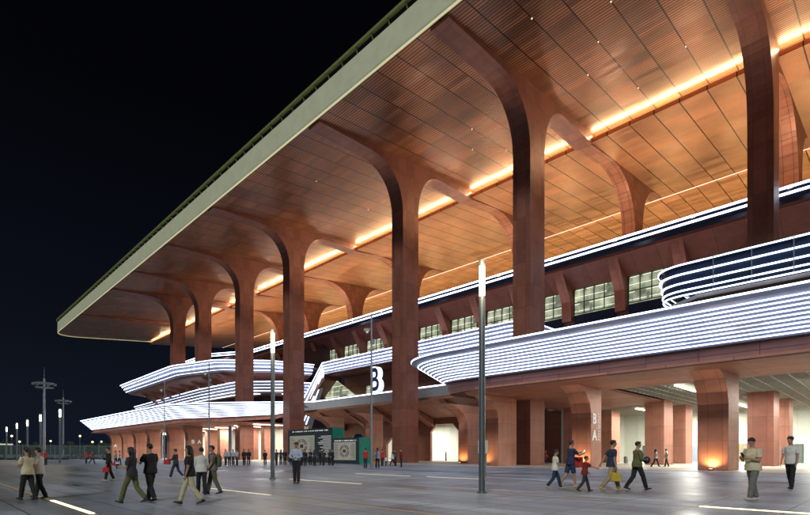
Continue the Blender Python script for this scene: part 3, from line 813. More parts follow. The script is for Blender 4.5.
def mast(x, y, H, lab):
    t = empty('floodlight_mast', (x, y, 0), lab, 'mast', 'tall masts with lattice heads')
    MB().cyl(x, y, 0, H - 1, .32, .2, 12).build('pole', 'galvanised', t, (x, y, 0), smooth=True)
    mb = MB()
    for hz, rr in ((H - 3.0, 1.7), (H - 2.0, 1.9)):
        for k in range(12):
            a, b = 2 * math.pi * k / 12, 2 * math.pi * (k + 1) / 12
            mb.loft([(x + rr * math.cos(a), y + rr * math.sin(a), hz), (x + rr * math.cos(b), y + rr * math.sin(b), hz)], [.06, .06], 5)
            mb.loft([(x, y, hz), (x + rr * math.cos(a), y + rr * math.sin(a), hz)], [.04, .04], 5)
    mb.build('ring_frame', 'galvanised', t, (x, y, H - 2))
    for k in range(6):
        a = 2 * math.pi * k / 6
        MB().box(x + 2.0 * math.cos(a) - .25, x + 2.0 * math.cos(a) + .25, y + 2.0 * math.sin(a) - .25, y + 2.0 * math.sin(a) + .25, H - 2.5, H - 2.0).build('floodlight', 'galvanised', t, (x, y, H - 2))
    MB().cyl(x, y, H - 1, H + 1.6, .06, .02, 6).build('lightning_rod', 'galvanised', t, (x, y, H))
mast(21, 134, 19.0, 'taller floodlight mast with lattice head beside the far row of lamps')
mast(34.8, 190, 20.5, 'smaller looking floodlight mast rising behind the glowing far lamp post')

for i, (ax, ay, lab) in enumerate(((11.7, 436, 'far yellow street light at the left edge, higher of two'), (19.6, 441.6, 'far yellow street light low behind the left lamp posts'),
        (50.6, 441, 'far yellow street light between mast and glowing lamp post'), (80, 436, 'far yellow street light above the fence, high and alone'),
        (92.5, 442, 'far yellow street light low above the fence, left of a close pair'), (101.5, 441.6, 'far yellow street light low by the far canopy corner'))):
    zd = 190 + 12 * (i % 3); lx = (ax - 405) / 495 * zd; H = 1.3 + (454 - ay) * zd / 495
    x, y = (zd + lx) * .70711, (zd - lx) * .70711
    t = empty('street_light', (x, y, 0), lab, 'street light', 'far yellow street lights')
    MB().cyl(x, y, 0, H, .12, .08, 8).build('pole', 'galvanised', t, (x, y, 0))
    MB().ball((x, y, H), .36, 10, 8).build('lamp_head', 'street_glow', t, (x, y, H), smooth=True)

# fence with panels behind the plaza
fe = empty('fence', (10, 140, 0), 'long see-through wire mesh fence with grey posts at the far left edge of the plaza', 'fence')
m_, n_, b_ = new_mat('wire_mesh')
o_, x_, y_, z_ = coords(n_)
g_ = mth(n_, 'MAXIMUM', line(n_, x_, .16, .035), line(n_, z_, .2, .035))
tr = n_.nodes.new('ShaderNodeBsdfTransparent'); mx = n_.nodes.new('ShaderNodeMixShader')
b_.inputs['Base Color'].default_value = (.16, .22, .20, 1)
n_.links.new(g_, mx.inputs[0]); n_.links.new(tr.outputs[0], mx.inputs[1]); n_.links.new(b_.outputs[0], mx.inputs[2])
n_.links.new(mx.outputs[0], n_.nodes['Material Output'].inputs[0])
for i in range(16):
    x0 = -12 + i * 3.0
    MB().box(x0 + .06, x0 + 2.94, 139.98, 140.02, .25, 3.2).build('mesh_panel', 'wire_mesh', fe, (x0, 140, 0))
    MB().box(x0 - .05, x0 + .05, 139.93, 140.07, 0, 3.4).build('post', 'galvanised', fe, (x0, 140, 0))
MB().box(-12, 36, 139.96, 140.04, 3.22, 3.3).build('top_rail', 'galvanised', fe, (10, 140, 3.2))
br = empty('barrier', (11, 152, 0), 'white horizontal barrier bar at the left edge behind the fence', 'barrier')
MB().box(6, 17.4, 149.9, 150.1, 3.4, 3.75).build('bar', 'white_glow', br, (11, 150, 3.5))
for x in (7, 17): MB().box(x - .12, x + .12, 149.9, 150.1, 0, 3.4).build('post', 'galvanised', br, (x, 150, 0))
hb = MB()
for i in range(5200):
    x = rnd.uniform(-12, 36); y = 141.2 + rnd.gauss(0, .4); z = abs(rnd.gauss(.5, .35)) * (.8 + .5 * math.sin(x * .7)); s_ = rnd.uniform(.07, .16)
    a = Vector((rnd.uniform(-1, 1), rnd.uniform(-1, 1), rnd.uniform(-1, 1))).normalized() * s_; b = a.cross(Vector((rnd.uniform(-1, 1), rnd.uniform(-1, 1), rnd.uniform(-1, 1)))).normalized() * s_
    c = Vector((x, y, z)); hb.add([c - a, c + b, c + a, c - b], [(0, 1, 2, 3)])
tag(hb.build('hedge', 'hedge_leaf', None, (10, 141, 0)), 'low dark hedge growing along the foot of the wire fence', 'hedge')
def tree(x, y, H, lab):
    t = empty('tree', (x, y, 0), lab, 'tree', 'dark trees beyond the fence')
    MB().loft([(x, y, 0), (x + .1, y, H * .35), (x, y + .1, H * .6)], [.25, .18, .08], 8).build('trunk', 'bark', t, (x, y, 0), smooth=True)
    cb = MB()
    cl = [(x + rnd.gauss(0, H * .16), y + rnd.gauss(0, H * .16), H * rnd.uniform(.45, .95), H * rnd.uniform(.1, .2)) for _q in range(11)]
    for i in range(1500):
        cx, cy, cz_, cr = rnd.choice(cl); d = Vector((rnd.gauss(0, 1), rnd.gauss(0, 1), rnd.gauss(0, .8))) * cr * .6
        c = Vector((cx, cy, cz_)) + d; s_ = rnd.uniform(.12, .26)
        a = Vector((rnd.uniform(-1, 1), rnd.uniform(-1, 1), rnd.uniform(-1, 1))).normalized() * s_; b = a.cross(Vector((rnd.uniform(-1, 1), rnd.uniform(-1, 1), rnd.uniform(-1, 1)))).normalized() * s_
        cb.add([c - a, c + b, c + a, c - b], [(0, 1, 2, 3)])
    cb.build('crown', 'hedge_leaf', t, (x, y, 0))
for i, (ax, zd, H, lab) in enumerate(((4, 140, 5.2, 'dark tree beyond the fence at the left edge of the plaza'), (33, 150, 4.6, 'dark tree beyond the fence left of the tall mast'),
        (70, 155, 5.0, 'dark tree beyond the fence right of the glowing far lamp post'), (88, 165, 4.4, 'dark tree beyond the fence near the far canopy tip'), (103, 160, 4.8, 'dark tree beyond the fence beside the far canopy pillars'))):
    lx = (ax - 405) / 495 * zd; tree((zd + lx) * .70711, (zd - lx) * .70711, H, lab)

# hoardings (two boxes with printed fronts and teal ends)
def hoarding(X, Y0, Y1, H, dep, lab, cream):
    t = empty('hoarding', (X, (Y0 + Y1) / 2, 0), lab, 'hoarding', 'printed hoardings before the facade')
    MB().box(X, X + dep, Y0 + .01, Y1, .03, H).build('box', 'slate_panel', t, (X, Y0, 0))
    MB().box(X - .02, X + dep + .02, Y0 - .08, Y0, .03, H + .02).build('end_panel', 'teal_panel', t, (X, Y0, 0))
    a, b, z0, z1 = cream
    pn = MB().box(X - .05, X - .005, a, b, z0, z1).build('map_panel', 'cream_print', t, (X, a, z0))
    cy, cz_ = (a + b) / 2, (z0 + z1) / 2; ry, rz_ = (b - a) * .22, (z1 - z0) * .34
    def ringp(r0, r1, mat, d):
        mb = MB(); n = 28
        for k in range(n):
            w0, w1 = 2 * math.pi * k / n, 2 * math.pi * (k + 1) / n
            if k % 7 == 6: continue
            q = [(cy + ry * r * math.cos(w), cz_ + rz_ * r * math.sin(w)) for r, w in ((r0, w0), (r1, w0), (r1, w1), (r0, w1))]
            mb.prism(q, X - .055 - d, X - .051, 'x')
        mb.build('print', mat, pn, (X, cy, cz_))
    ringp(.86, 1.0, 'print_blue', .004); ringp(.62, .76, 'print_red', .004)
    MB().box(X - .06, X - .051, cy - ry * .3, cy + ry * .3, cz_ - rz_ * .25, cz_ + rz_ * .25).build('print', 'print_dark', pn, (X, cy, cz_))
    mb = MB()
    for k in range(11):
        z = z0 + .25 + (z1 - z0 - .4) * k / 11
        for (s0, s1) in ((a + .15, a + (b - a) * (.16 + .08 * rnd.random())), (b - (b - a) * (.18 + .07 * rnd.random()), b - .15)):
            mb.box(X - .058, X - .051, s0, s1, z, z + .05)
    mb.build('print', 'print_dark', pn, (X, cy, cz_))
    mb = MB()
    for k in range(16):
        y = Y0 + (Y1 - Y0) * (.1 + .8 * k / 16); mb.box(X - .03, X - .004, y, y + (Y1 - Y0) * .03 * (.5 + rnd.random()), H - .42, H - .28)
    if b < Y1 - 1 or a > Y0 + 1:
        for k in range(14):
            z = z0 + (z1 - z0) * k / 14; y = Y0 + .4
            mb.box(X - .03, X - .004, y, y + (a - Y0) * (.4 + .35 * rnd.random()), z, z + .06)
    mb.build('lettering', 'white_glow', t, (X, Y0, H))
hoarding(42.5, 57.0, 68.8, 5.1, 1.9, 'larger slate hoarding with oval seating map and teal end, behind the row of people', (61.5, 68.2, .9, 4.1))
hoarding(41.2, 49.6, 55.6, 3.45, 1.8, 'smaller slate hoarding with pale map panel and teal end, right of the larger one', (50.3, 55.0, .5, 2.9))
DY = 5.6
t = empty('display_board', (70, 13.4, .03), 'white display board with orange and yellow shapes standing right of the uplit pillar', 'display board')
bd = MB().box(69.9, 70, 12.7, 14.1, .35, 2.6).build('board', 'cream_print', t, (70, 13.4, 1.5))
simple('print_orange', (.8, .22, .08), .5); simple('print_yellow', (.75, .75, .08), .5)
MB().prism([(13.1 + .32 * math.cos(q * .628), 1.0 + .4 * math.sin(q * .628)) for q in range(10)], 69.88, 69.896, 'x').build('print', 'print_orange', bd, (69.9, 13, 1))
MB().prism([(13.6 + .25 * math.cos(q * .628), 2.1 + .25 * math.sin(q * .628)) for q in range(10)], 69.88, 69.896, 'x').build('print', 'print_yellow', bd, (69.9, 13.6, 2))
for y in (12.8, 13.9): MB().box(69.85, 70.1, y, y + .08, .03, .35).build('leg', 'galvanised', t, (70, y, 0))
for (X, Y, lab) in ((68, 17.2, 'grey litter bin on the concourse behind the middle pillars'), (70.5, 27.0, 'grey litter bin near the portico side wall')):
    t = empty('litter_bin', (X, Y, .03), lab, 'bin')
    MB().cyl(X, Y, .03, .85, .26, .28, 16).build('body', 'galvanised', t, (X, Y, 0), smooth=True); MB().cyl(X, Y, .86, .95, .29, .2, 16).build('lid', 'dark_metal', t, (X, Y, .9), smooth=True)
# bins in the bright opening
for (X, Y, m, lab) in ((74, 56.2, 'print_blue', 'blue bin inside the bright ground floor opening'), ):
    simple('bin_blue', (.05, .3, .65), .4)
    t = empty('bin', (X, Y, .03), lab, 'bin')
    MB().prism([(X - .5, .03), (X + .5, .03), (X + .6, 1.2), (X - .6, 1.2)], Y - .6, Y + .6).build('body', 'bin_blue', t, (X, Y, 0), bevel=.04)
    MB().box(X - .65, X + .65, Y - .65, Y + .65, 1.2, 1.32).build('lid', 'bin_blue', t, (X, Y, 1.2), bevel=.03)
#MARK_PEOPLE
# ------------------------------------------------------------------ people
def remesh(mb, voxel, smooth=2, wrinkle=0.0, seed=0):
    me = mb.mesh('tmp'); o = bpy.data.objects.new('tmp', me); C.objects.link(o)
    m = o.modifiers.new('r', 'REMESH'); m.mode = 'VOXEL'; m.voxel_size = voxel; m.use_smooth_shade = True
    if smooth: q = o.modifiers.new('s', 'SMOOTH'); q.iterations = smooth; q.factor = .5
    dg = bpy.context.evaluated_depsgraph_get(); out = bpy.data.meshes.new_from_object(o.evaluated_get(dg))
    bpy.data.objects.remove(o); bpy.data.meshes.remove(me)
    if wrinkle:
        ns = [v.normal.copy() for v in out.vertices]
        for v, nn in zip(out.vertices, ns):
            p = v.co
            v.co = p + nn * wrinkle * (math.sin(p.z * 34 + 5 * math.sin(p.x * 17 + seed)) * .6 + math.sin(p.z * 61 + p.y * 40 + seed * 2) * .4)
    out.polygons.foreach_set('use_smooth', [True] * len(out.polygons))
    return out
def put(me, name, mat, parent):
    me.name = name; me.materials.clear(); me.materials.append(MATS[mat])
    o = bpy.data.objects.new(name, me); C.objects.link(o); o.parent = parent; return o
simple('skin', (.42, .24, .16), .5, 0, .06, 20)
simple('hair_black', (.012, .010, .010), .45, 0, .3, 60, .3)
for nm, c in dict(white=(.72, .72, .70), cream=(.66, .60, .42), black=(.016, .016, .020), navy=(.02, .035, .09), olive=(.12, .13, .05), khaki=(.34, .28, .17), beige=(.56, .50, .32),
                  red=(.50, .03, .03), darkred=(.20, .02, .02), ltblue=(.42, .50, .64), grey=(.17, .17, .16), dark=(.035, .035, .045), camo=(.11, .11, .07), teal=(.03, .10, .16), yellow=(.6, .42, .05)).items():
    simple('cloth_' + nm, c, .85, 0, .08, 9, .15)
simple('shoe_white', (.55, .53, .48), .6); simple('shoe_black', (.02, .02, .02), .4); simple('shoe_yellow', (.5, .42, .15), .6)
HANDS = {}
def person(loc, H, rot, label, top='black', bottom='black', sleeve='short', legwear='long', shoes='shoe_black', hair='short',
           legs=((0, 0), (0, 0)), arms=((5, 8, 12, 0), (5, 8, 12, 0)), lean=2, head=(0, 0), build=1.0, group=None, tuck=False, voxel=.013, hipw=.085, vest=None):
    """legs: (hip forward, knee bend) for left, right; arms: (forward, out, elbow, inward) for left, right; faces local +Y"""
    sc = H / 1.72
    P = empty('person', (loc[0], loc[1], loc[2] if len(loc) > 2 else 0), label, 'person', group, rot)
    sn, cs = lambda a: math.sin(R(a)), lambda a: math.cos(R(a))
    J = []
    for s, (h, k) in ((-1, legs[0]), (1, legs[1])):
        hip = Vector((s * hipw, 0, 0)); kn = hip + Vector((s * .01, sn(h), -cs(h))) * .44; an = kn + Vector((0, sn(h - k), -cs(h - k))) * .42
        tip = max(-35, min(20, (h - k) * .6)); J.append((hip, kn, an, tip))
    low = min(a.z - (.075 if tp > -5 else .075 + .1 * sn(-tp)) for _h, _k, a, tp in J)
    off = Vector((0, 0, -low))
    J = [(a + off, b + off, c + off, t) for a, b, c, t in J]
    upv = Vector((0, sn(lean), cs(lean))); fw = Vector((0, cs(lean), -sn(lean))); pel = off
    def T(a, f=0, x=0): return pel + upv * a + fw * f + Vector((x, 0, 0))
    b = MB(); sh = MB(); tr = MB(); B = build
    # torso, neck, head
    tor = [(-.06, .0, .145, .10), (.06, 0, .15, .105), (.18, .005, .135, .095), (.32, .01, .155, .11), (.42, .005, .165, .105), (.485, -.01, .12, .08), (.52, -.01, .06, .06)]
    b.loft([T(a, f) for a, f, *_ in tor], [(x * B * .93, y * B * .93) for *_, x, y in tor], 14)
    b.loft([T(.47, -.01), T(.56, .0), T(.60, .01)], [.062, .054, .054], 10)
    hc = T(.665, .02)
    yaw, pit = head
    HM = Matrix.Rotation(R(yaw), 3, 'Z') @ Matrix.Rotation(R(-pit), 3, 'X')
    def hp(x, y, z): return hc + HM @ Vector((x, y, z))
    hb = MB()
    hb.ball((0, 0, .015), (.074, .092, .100), 14, 10); hb.ball((0, .028, -.055), (.052, .055, .055), 12, 8)
    hb.loft([(0, .088, .02), (0, .108, -.018), (0, .088, -.03)], [.008, .014, .008], 8)
    for s in (-1, 1): hb.ball((s * .076, -.005, -.005), (.012, .020, .030), 8, 6)
    hb.ball((0, .082, -.058), (.022, .010, .010), 8, 6)
    b.add([tuple(hp(*v)) for v in hb.v], hb.f)
    hands = []
    for s, (f, o_, e, i_) in ((-1, arms[0]), (1, arms[1])):
        so = T(.435, 0, s * .175 * B)
        d1 = Vector((s * sn(o_), sn(f) * cs(o_), -cs(f) * cs(o_))); el = so + d1 * .28
        d2 = Vector((-s * sn(i_), sn(f + e) * cs(i_), -cs(f + e) * cs(i_))).normalized(); wr = el + d2 * .24
        b.loft([T(.43, 0, s * .10), so, so + d1 * .08, so + d1 * .2, el, el + d2 * .07, wr - d2 * .04, wr], [.05, .052 * B, .047 * B, .042 * B, .036, .038, .026, .023], 10)
        nrm = Vector((-s, 0, 0)); nrm = (nrm - d2 * nrm.dot(d2)).normalized() if abs(nrm.dot(d2)) < .95 else Vector((0, 0, -1))
        wv = d2.cross(nrm).normalized()
        if wv.dot(Vector((0, 1, 0))) + .3 * wv.z < 0: wv = -wv     # thumb side forward / up
        b.loft([wr, wr + d2 * .04, wr + d2 * .085], [(.016, .024), (.014, .038), (.012, .036)], 10, ref=nrm)
        curl = 25 if e < 40 else 45
        for q in range(4):
            base = wr + d2 * .082 + wv * (.027 - .018 * q); L = (.068, .075, .070, .056)[q]
            c1 = curl * .6 + 3 * q; p1 = base + (d2 * cs(c1) + nrm * sn(c1)) * L * .5
            c2 = c1 + curl; p2 = p1 + (d2 * cs(c2) + nrm * sn(c2)) * L * .5
            b.loft([base - d2 * .01, base, p1, p2], [.008, .0088, .0084, .0068], 7)
        tb = wr + d2 * .03 + wv * .030
        b.loft([tb - wv * .012, tb + wv * .018 + d2 * .025 + nrm * .008, tb + wv * .022 + d2 * .055 + nrm * .018], [.011, .010, .008], 7)
        hands.append((wr + d2 * .09 + nrm * .02))
        # sleeve
        if sleeve == 'short': sh.loft([T(.425, 0, s * .09), so, so + d1 * .07, so + d1 * .20], [.062, .068 * B, .064 * B, .060 * B], 12)
        else: sh.loft([T(.425, 0, s * .09), so, so + d1 * .1, el, el + d2 * .1, wr - d2 * .005], [.062, .068 * B, .060 * B, .052, .048, .036], 12)
    # shirt body
    hem = -.10 if not tuck else .02
    st = [(hem, 0, .192, .150), (.04, 0, .182, .142), (.18, .006, .152, .114), (.32, .012, .170, .125), (.42, .006, .176, .116), (.475, -.006, .130, .088), (.505, -.006, .072, .066)]
    sh.loft([T(a, f) for a, f, *_ in st], [(x * B, y * B) for *_, x, y in st], 18)
    # legs
    for idx, (hip, kn, an, tip) in enumerate(J):
        b.loft([hip + Vector((0, 0, .04)), hip, kn * .5 + hip * .5, kn, kn * .6 + an * .4, an, an - Vector((0, 0, .04))], [.075 * B, .078 * B, .066 * B, .050, .052, .034, .034], 12)
        if legwear == 'long':
            tr.loft([hip + Vector((0, 0, .05)), hip, kn * .5 + hip * .5, kn, kn * .5 + an * .5, an + Vector((0, 0, .01))], [.070 * B, .092 * B, .084 * B, .072 * B, .072, .064], 14)
        else:
            tr.loft([hip + Vector((0, 0, .05)), hip, kn * .5 + hip * .5, kn * .92 + hip * .08], [.090 * B, .100 * B, .094 * B, .088 * B], 14)
        fd = Vector((0, cs(tip), sn(tip))); up2 = Vector((0, -sn(tip), cs(tip)))
        f = MB()
        a0 = an - up2 * .035
        f.loft([a0 - fd * .075, a0 - fd * .05, a0 + fd * .02, a0 + fd * .10, a0 + fd * .165, a0 + fd * .19],
               [(.022, .020), (.040, .040), (.042, .040), (.046, .030), (.038, .022), (.018, .012)], 12)
        f.loft([an + up2 * .03, an - up2 * .03], [.046, .042], 10)
        fm = remesh(f, .012 * 1.2, 1)
        s_o = put(fm, 'shoe', shoes, P); s_o.scale = (sc, sc, sc)
    tr.loft([T(-.12), T(-.04), T(.05), T(.10)], [(.115, .10), (.150 * B, .110 * B), (.138 * B, .100 * B), (.128 * B, .092 * B)], 16)
    o = put(remesh(b, voxel, 1), 'body', 'skin', P); o.scale = (sc,) * 3
    seed = rnd.random() * 9
    o = put(remesh(sh, .017, 2, .0055, seed), 'shirt', 'cloth_' + top, P); o.scale = (sc,) * 3
    o = put(remesh(tr, .017, 2, .005, seed + 1), 'trousers' if legwear == 'long' else 'shorts', 'cloth_' + bottom, P); o.scale = (sc,) * 3
    # hair
    hr = MB(); hr.ball((0, -.022, .040), (.084, .092, .092), 14, 10); hr.ball((0, .01, .075), (.070, .082, .050), 12, 8)
    if hair == 'long':
        hr.loft([(0, -.06, .05), (0, -.09, -.05), (0, -.10, -.18), (0, -.10, -.30), (0, -.09, -.38)], [(.08, .06), (.095, .055), (.10, .045), (.085, .035), (.04, .015)], 12)
        for s in (-1, 1): hr.loft([(s * .070, -.01, .05), (s * .080, -.01, -.06), (s * .080, -.03, -.17)], [.03, .03, .015], 8)
    if hair == 'tail': hr.loft([(0, -.10, .05), (0, -.14, 0), (0, -.135, -.14), (0, -.12, -.24)], [.03, .035, .03, .01], 8)
    if hair == 'curly':
        for q in range(26):
            a, c_ = rnd.uniform(0, 6.28), rnd.uniform(.0, 1.0)
            hr.ball((.085 * math.cos(a) * (1 - c_ * .5), -.02 + .09 * math.sin(a) * (1 - c_ * .5), .05 + .075 * c_), .032, 7, 5)
    hm = MB(); hm.add([tuple(hp(*v)) for v in hr.v], hr.f)
    o = put(remesh(hm, .013, 1, .003, seed), 'hair', 'hair_black', P); o.scale = (sc,) * 3
    if hair == 'cap':
        cp_ = MB(); cp_.ball((0, -.01, .07), (.088, .102, .060), 14, 8); cp_.loft([(0, .05, .065), (0, .12, .055), (0, .16, .045)], [(.075, .012), (.07, .008), (.04, .005)], 12)
        cm = MB(); cm.add([tuple(hp(*v)) for v in cp_.v], cp_.f); o = put(remesh(cm, .013, 1), 'cap', 'cloth_dark', P); o.scale = (sc,) * 3
    if voxel < .016:
        for s in (-1, 1):
            e_ = MB(); e_.ball((0, 0, 0), (.011, .006, .006), 8, 6); e_.v = [tuple(hp(v[0] + s * .030, v[1] + .088, v[2] + .012)) for v in e_.v]
            o = put(e_.mesh('eye'), 'eye', 'hair_black', P); o.scale = (sc,) * 3
    if vest:
        pass
    wm = Matrix.Rotation(rot, 3, 'Z'); base = Vector(P.location)
    P_h = [base + wm @ (h * sc) for h in hands]
    return P, P_h, (lambda a, f=0, x=0: base + wm @ (T(a, f, x) * sc))
def at(ax, feet, topy, lo=1.5, hi=1.9):
    x, y = px(ax, feet); return (x, y), max(lo, min(hi, (feet - topy) * EYE / (feet - 454.0)))
def face(th): return R(th - 45 - 90)      # 0 walks to the right of the picture, 90 away, 180 left, 270 to the viewer
G1 = None
def near(ax, feet, topy, th, label, **k):
    l, H = at(ax, feet, topy, k.pop('lo', 1.5), k.pop('hi', 1.9)); return person(l, H, face(th), label, **k)
STR = ((23, 9), (-13, 26)); STR2 = ((-12, 24), (22, 7)); WK = ((12, 3), (-9, 12)); WK2 = ((-10, 14), (13, 3)); ST0 = ((2, 2), (-2, 2))
HOLD = (12, 4, 88, 32)
near(27.5, 500, 449, 168, 'woman in cream shirt and black trousers, leftmost of the people walking at lower left', top='cream', bottom='black', legs=WK, arms=(HOLD, (8, 10, 40, 5)), hair='tail', build=1.05)
near(39.5, 498.5, 450, 185, 'person in white shirt and black trousers walking just behind the leftmost woman in cream', top='white', bottom='black', legs=WK2, arms=((6, 8, 20, 0), (20, 8, 45, 10)), hair='short')
_, h3, _t = near(109, 481, 447, 215, 'person all in black walking alone before the far canopy, holding a red bag', top='black', bottom='black', sleeve='long', legs=WK, arms=((5, 10, 15, 0), HOLD), hair='short', shoes='shoe_white')
_, h4, _t = near(132, 503, 445.5, 180, 'woman with long hair, dark top and olive trousers striding left', top='dark', bottom='olive', sleeve='short', legs=STR, arms=((10, 6, 88, 14), (8, 10, 20, 0)), hair='long', shoes='shoe_black')
_, h5, _t = near(150.5, 501, 443, 160, 'man all in black walking right behind the long haired woman in olive trousers', top='black', bottom='black', legs=WK2, arms=((30, 6, 80, 20), (5, 10, 15, 0)), hair='short', build=1.1)
_, h6, _t = near(176, 478.5, 448, 180, 'person in dark clothes and white shoes striding left, further back, carrying a red bag', top='dark', bottom='navy', sleeve='long', legs=STR, arms=((20, 8, 70, 10), (10, 8, 20, 0)), hair='short', shoes='shoe_white')
near(190, 504, 444, 195, 'woman with long hair, black top and cream wide trousers walking left', top='black', bottom='beige', legs=STR2, arms=((2, 8, 12, 0), (-2, 8, 12, 0)), hair='long', build=1.05)
near(201.5, 495, 447, 120, 'person in white shirt and black trousers between cream trousered woman and backpack wearer', top='white', bottom='black', sleeve='long', legs=WK, arms=((5, 8, 15, 0), (8, 8, 15, 0)), hair='short')
_, h9, t9 = near(213, 494, 445, 200, 'man in dark tee and camouflage trousers wearing a backpack', top='grey', bottom='camo', legs=WK2, arms=((8, 8, 20, 0), (15, 8, 50, 20)), hair='short', build=1.1)
_, h10, t10 = near(296.5, 483.5, 442, 262, 'uniformed guard in cap, light blue shirt and black trousers standing facing the viewer', top='ltblue', bottom='black', sleeve='long', legs=((3, 3), (-2, 2)), arms=((14, 14, 62, 42), (14, 14, 62, 42)), hair='cap', tuck=True, build=1.05)
near(555, 489, 449, 0, 'boy in white tee and dark trousers walking right, last of the family group', top='white', bottom='navy', legs=STR, arms=((18, 6, 62, 10), (14, 6, 62, 10)), hair='short', shoes='shoe_yellow')
_, h12, t12 = near(570.5, 487.5, 440, 15, 'man in dark blue tee and shorts raising a phone beside the entrance', top='navy', bottom='navy', legwear='short', legs=((-14, 22), (10, 2)), arms=((50, 6, 60, 15), (46, 6, 60, 18)), hair='short', shoes='shoe_yellow')
_, h13, t13 = near(584.5, 491.5, 455, 5, 'small boy in red and black shirt pulled along by the hand of a man', top='darkred', bottom='dark', legs=STR, arms=((10, 8, 40, 0), (55, 4, 20, 0)), hair='short', head=(-25, 0), lo=1.2, lean=6)
_, h14, t14 = near(611.5, 491, 438.5, 0, 'man in dark blue tee and beige trousers striding right, leading the small boy', top='navy', bottom='khaki', legs=STR, arms=((-38, 10, 8, 0), (-4, 6, 14, 0)), hair='short', build=1.05, lean=4, shoes='shoe_yellow')
_, h15, t15 = near(637, 490, 440, 0, 'man in olive jacket and black trousers striding right with a dark ball', top='olive', bottom='black', sleeve='long', legs=STR2, arms=((4, 8, 82, 24), (6, 8, 82, 24)), hair='short', build=1.08, shoes='shoe_black')
_, h16, t16 = near(753, 501, 437.5, 190, 'man in cream tee and grey trousers looking down at a phone at lower right', top='cream', bottom='grey', legs=((14, 3), (-10, 6)), arms=((8, 8, 104, 34), (12, 8, 100, 30)), hair='short', head=(0, 24), build=1.18, shoes='shoe_white')
near(791, 489, 435, 205, 'curly haired person in white tee and black trousers', top='white', bottom='black', legs=WK, arms=((4, 8, 14, 0), (6, 8, 20, 0)), hair='curly', shoes='shoe_black', hi=1.95)
# things held
def bag(loc, w, h, mat, lab, cat='bag', d=.12):
    x, y, z = loc; t = empty(cat, (x, y, z - h), lab, cat)
    MB().prism([(-w / 2, 0), (w / 2, 0), (w * .42, h * .72), (-w * .42, h * .72)], -d / 2, d / 2).build('body', mat, t, (0, 0, 0), bevel=.02).location = (0, 0, 0)
    m = MB().loft([(-w * .2, 0, h * .7), (-w * .15, 0, h * .95), (0, 0, h * 1.02), (w * .15, 0, h * .95), (w * .2, 0, h * .7)], [.008] * 5, 6); o = m.build('handle', mat, t); o.location = (0, 0, 0)
    t.rotation_euler = (0, 0, R(-45)); return t
bag(h3[0], .30, .30, 'cloth_red', 'small red bag hanging from the hand of the person in black')
bag(h6[0] + Vector((0, 0, .1)), .34, .34, 'cloth_red', 'red bag held by the striding person in dark clothes and white shoes')
bag(h12[0] - Vector((.1, -.1, .05)), .42, .52, 'cloth_red', 'bright red bag hanging from the arm of the man in blue shorts')
bag(h14[1], .34, .42, 'cloth_yellow', 'yellow brown carrier bag in the hand of the man in beige trousers')
c = h15[1] * .5 + h15[0] * .5
tag(MB().ball((0, 0, 0), .13, 16, 10).build('ball', 'cloth_navy', None, tuple(c) , smooth=True), 'dark blue ball held in front by the man in the olive jacket', 'ball')
bpy.data.objects['ball'].data.transform(Matrix.Translation(c))
def phone(h, th, lab):
    t = empty('phone', h, lab, 'phone'); t.rotation_euler = (R(60), 0, face(th))
    MB().box(-.04, .04, -.08, .08, -.005, .005).build('case', 'shoe_black', t).location = (0, 0, 0)
    MB().box(-.036, .036, -.074, .074, .0055, .007).build('screen', 'led_soft', t).location = (0, 0, 0)
phone(h16[0] * .5 + h16[1] * .5 + Vector((0, 0, .05)), 190, 'phone held by the man in the cream tee')
phone(h12[1] + Vector((0, 0, .05)), 15, 'phone raised by the man in blue shorts')
t = empty('cup', h4[0], 'dark drinks cup held out by the long haired woman in olive trousers', 'cup')
MB().cyl(0, 0, -.05, .08, .033, .042, 12).build('body', 'cloth_dark', t).location = (0, 0, 0)
MB().cyl(0, 0, .08, .095, .044, .040, 12).build('lid', 'white_glow', t).location = (0, 0, 0)
for (hh, th, lab) in ((h4[0] + Vector((0, 0, .0)), 0, 'small red pennant held out low in front of the long haired woman in olive trousers'), (h5[0], 0, 'red pennant raised at the shoulder of the man in black')):
    t = empty('pennant', hh, lab, 'pennant'); t.scale = (.55,) * 3; up_ = .45 if 'raised' in lab else .12
    MB().cyl(0, 0, -.1, up_ + .12, .006, .006, 6).build('stick', 'white_glow', t).location = (0, 0, 0)
    q = Vector((-.2, .2, 0)); mb = MB()
    for i in range(7):
        w = math.sin(i * 1.1) * .02; p_ = q * (i / 6 * 1.25)
        mb.v += [(p_.x + w, p_.y + w, up_ + .11 - .10 * i / 6), (p_.x + w, p_.y + w, up_ - .12 + .10 * i / 6)]
    for i in range(6): mb.f.append((2 * i, 2 * i + 1, 2 * i + 3, 2 * i + 2))
    o = mb.build('cloth', 'cloth_red', t); o.location = (0, 0, 0); so_ = o.modifiers.new('t', 'SOLIDIFY'); so_.thickness = .004
# backpack worn by the man in camouflage trousers
c = t9(.26, -.19); t = empty('backpack', c, 'olive backpack on the back of the man in camouflage trousers', 'backpack'); t.rotation_euler = (0, 0, face(200))
b_ = MB(); b_.loft([(0, 0, -.22), (0, -.01, -.15), (0, -.02, .0), (0, 0, .15), (0, .01, .22)], [(.11, .06), (.14, .09), (.15, .095), (.13, .08), (.07, .04)], 14)
o = put(remesh(b_, .02, 1, .004), 'pack', 'cloth_camo', t)
for s in (-1, 1):
    m = MB().loft([(s * .10, .06, .18), (s * .11, .20, .24), (s * .11, .33, .12), (s * .11, .33, -.02), (s * .12, .2, -.15), (s * .1, .06, -.16)], [(.02, .008)] * 6, 8); m.build('strap', 'cloth_dark', t).location = (0, 0, 0)

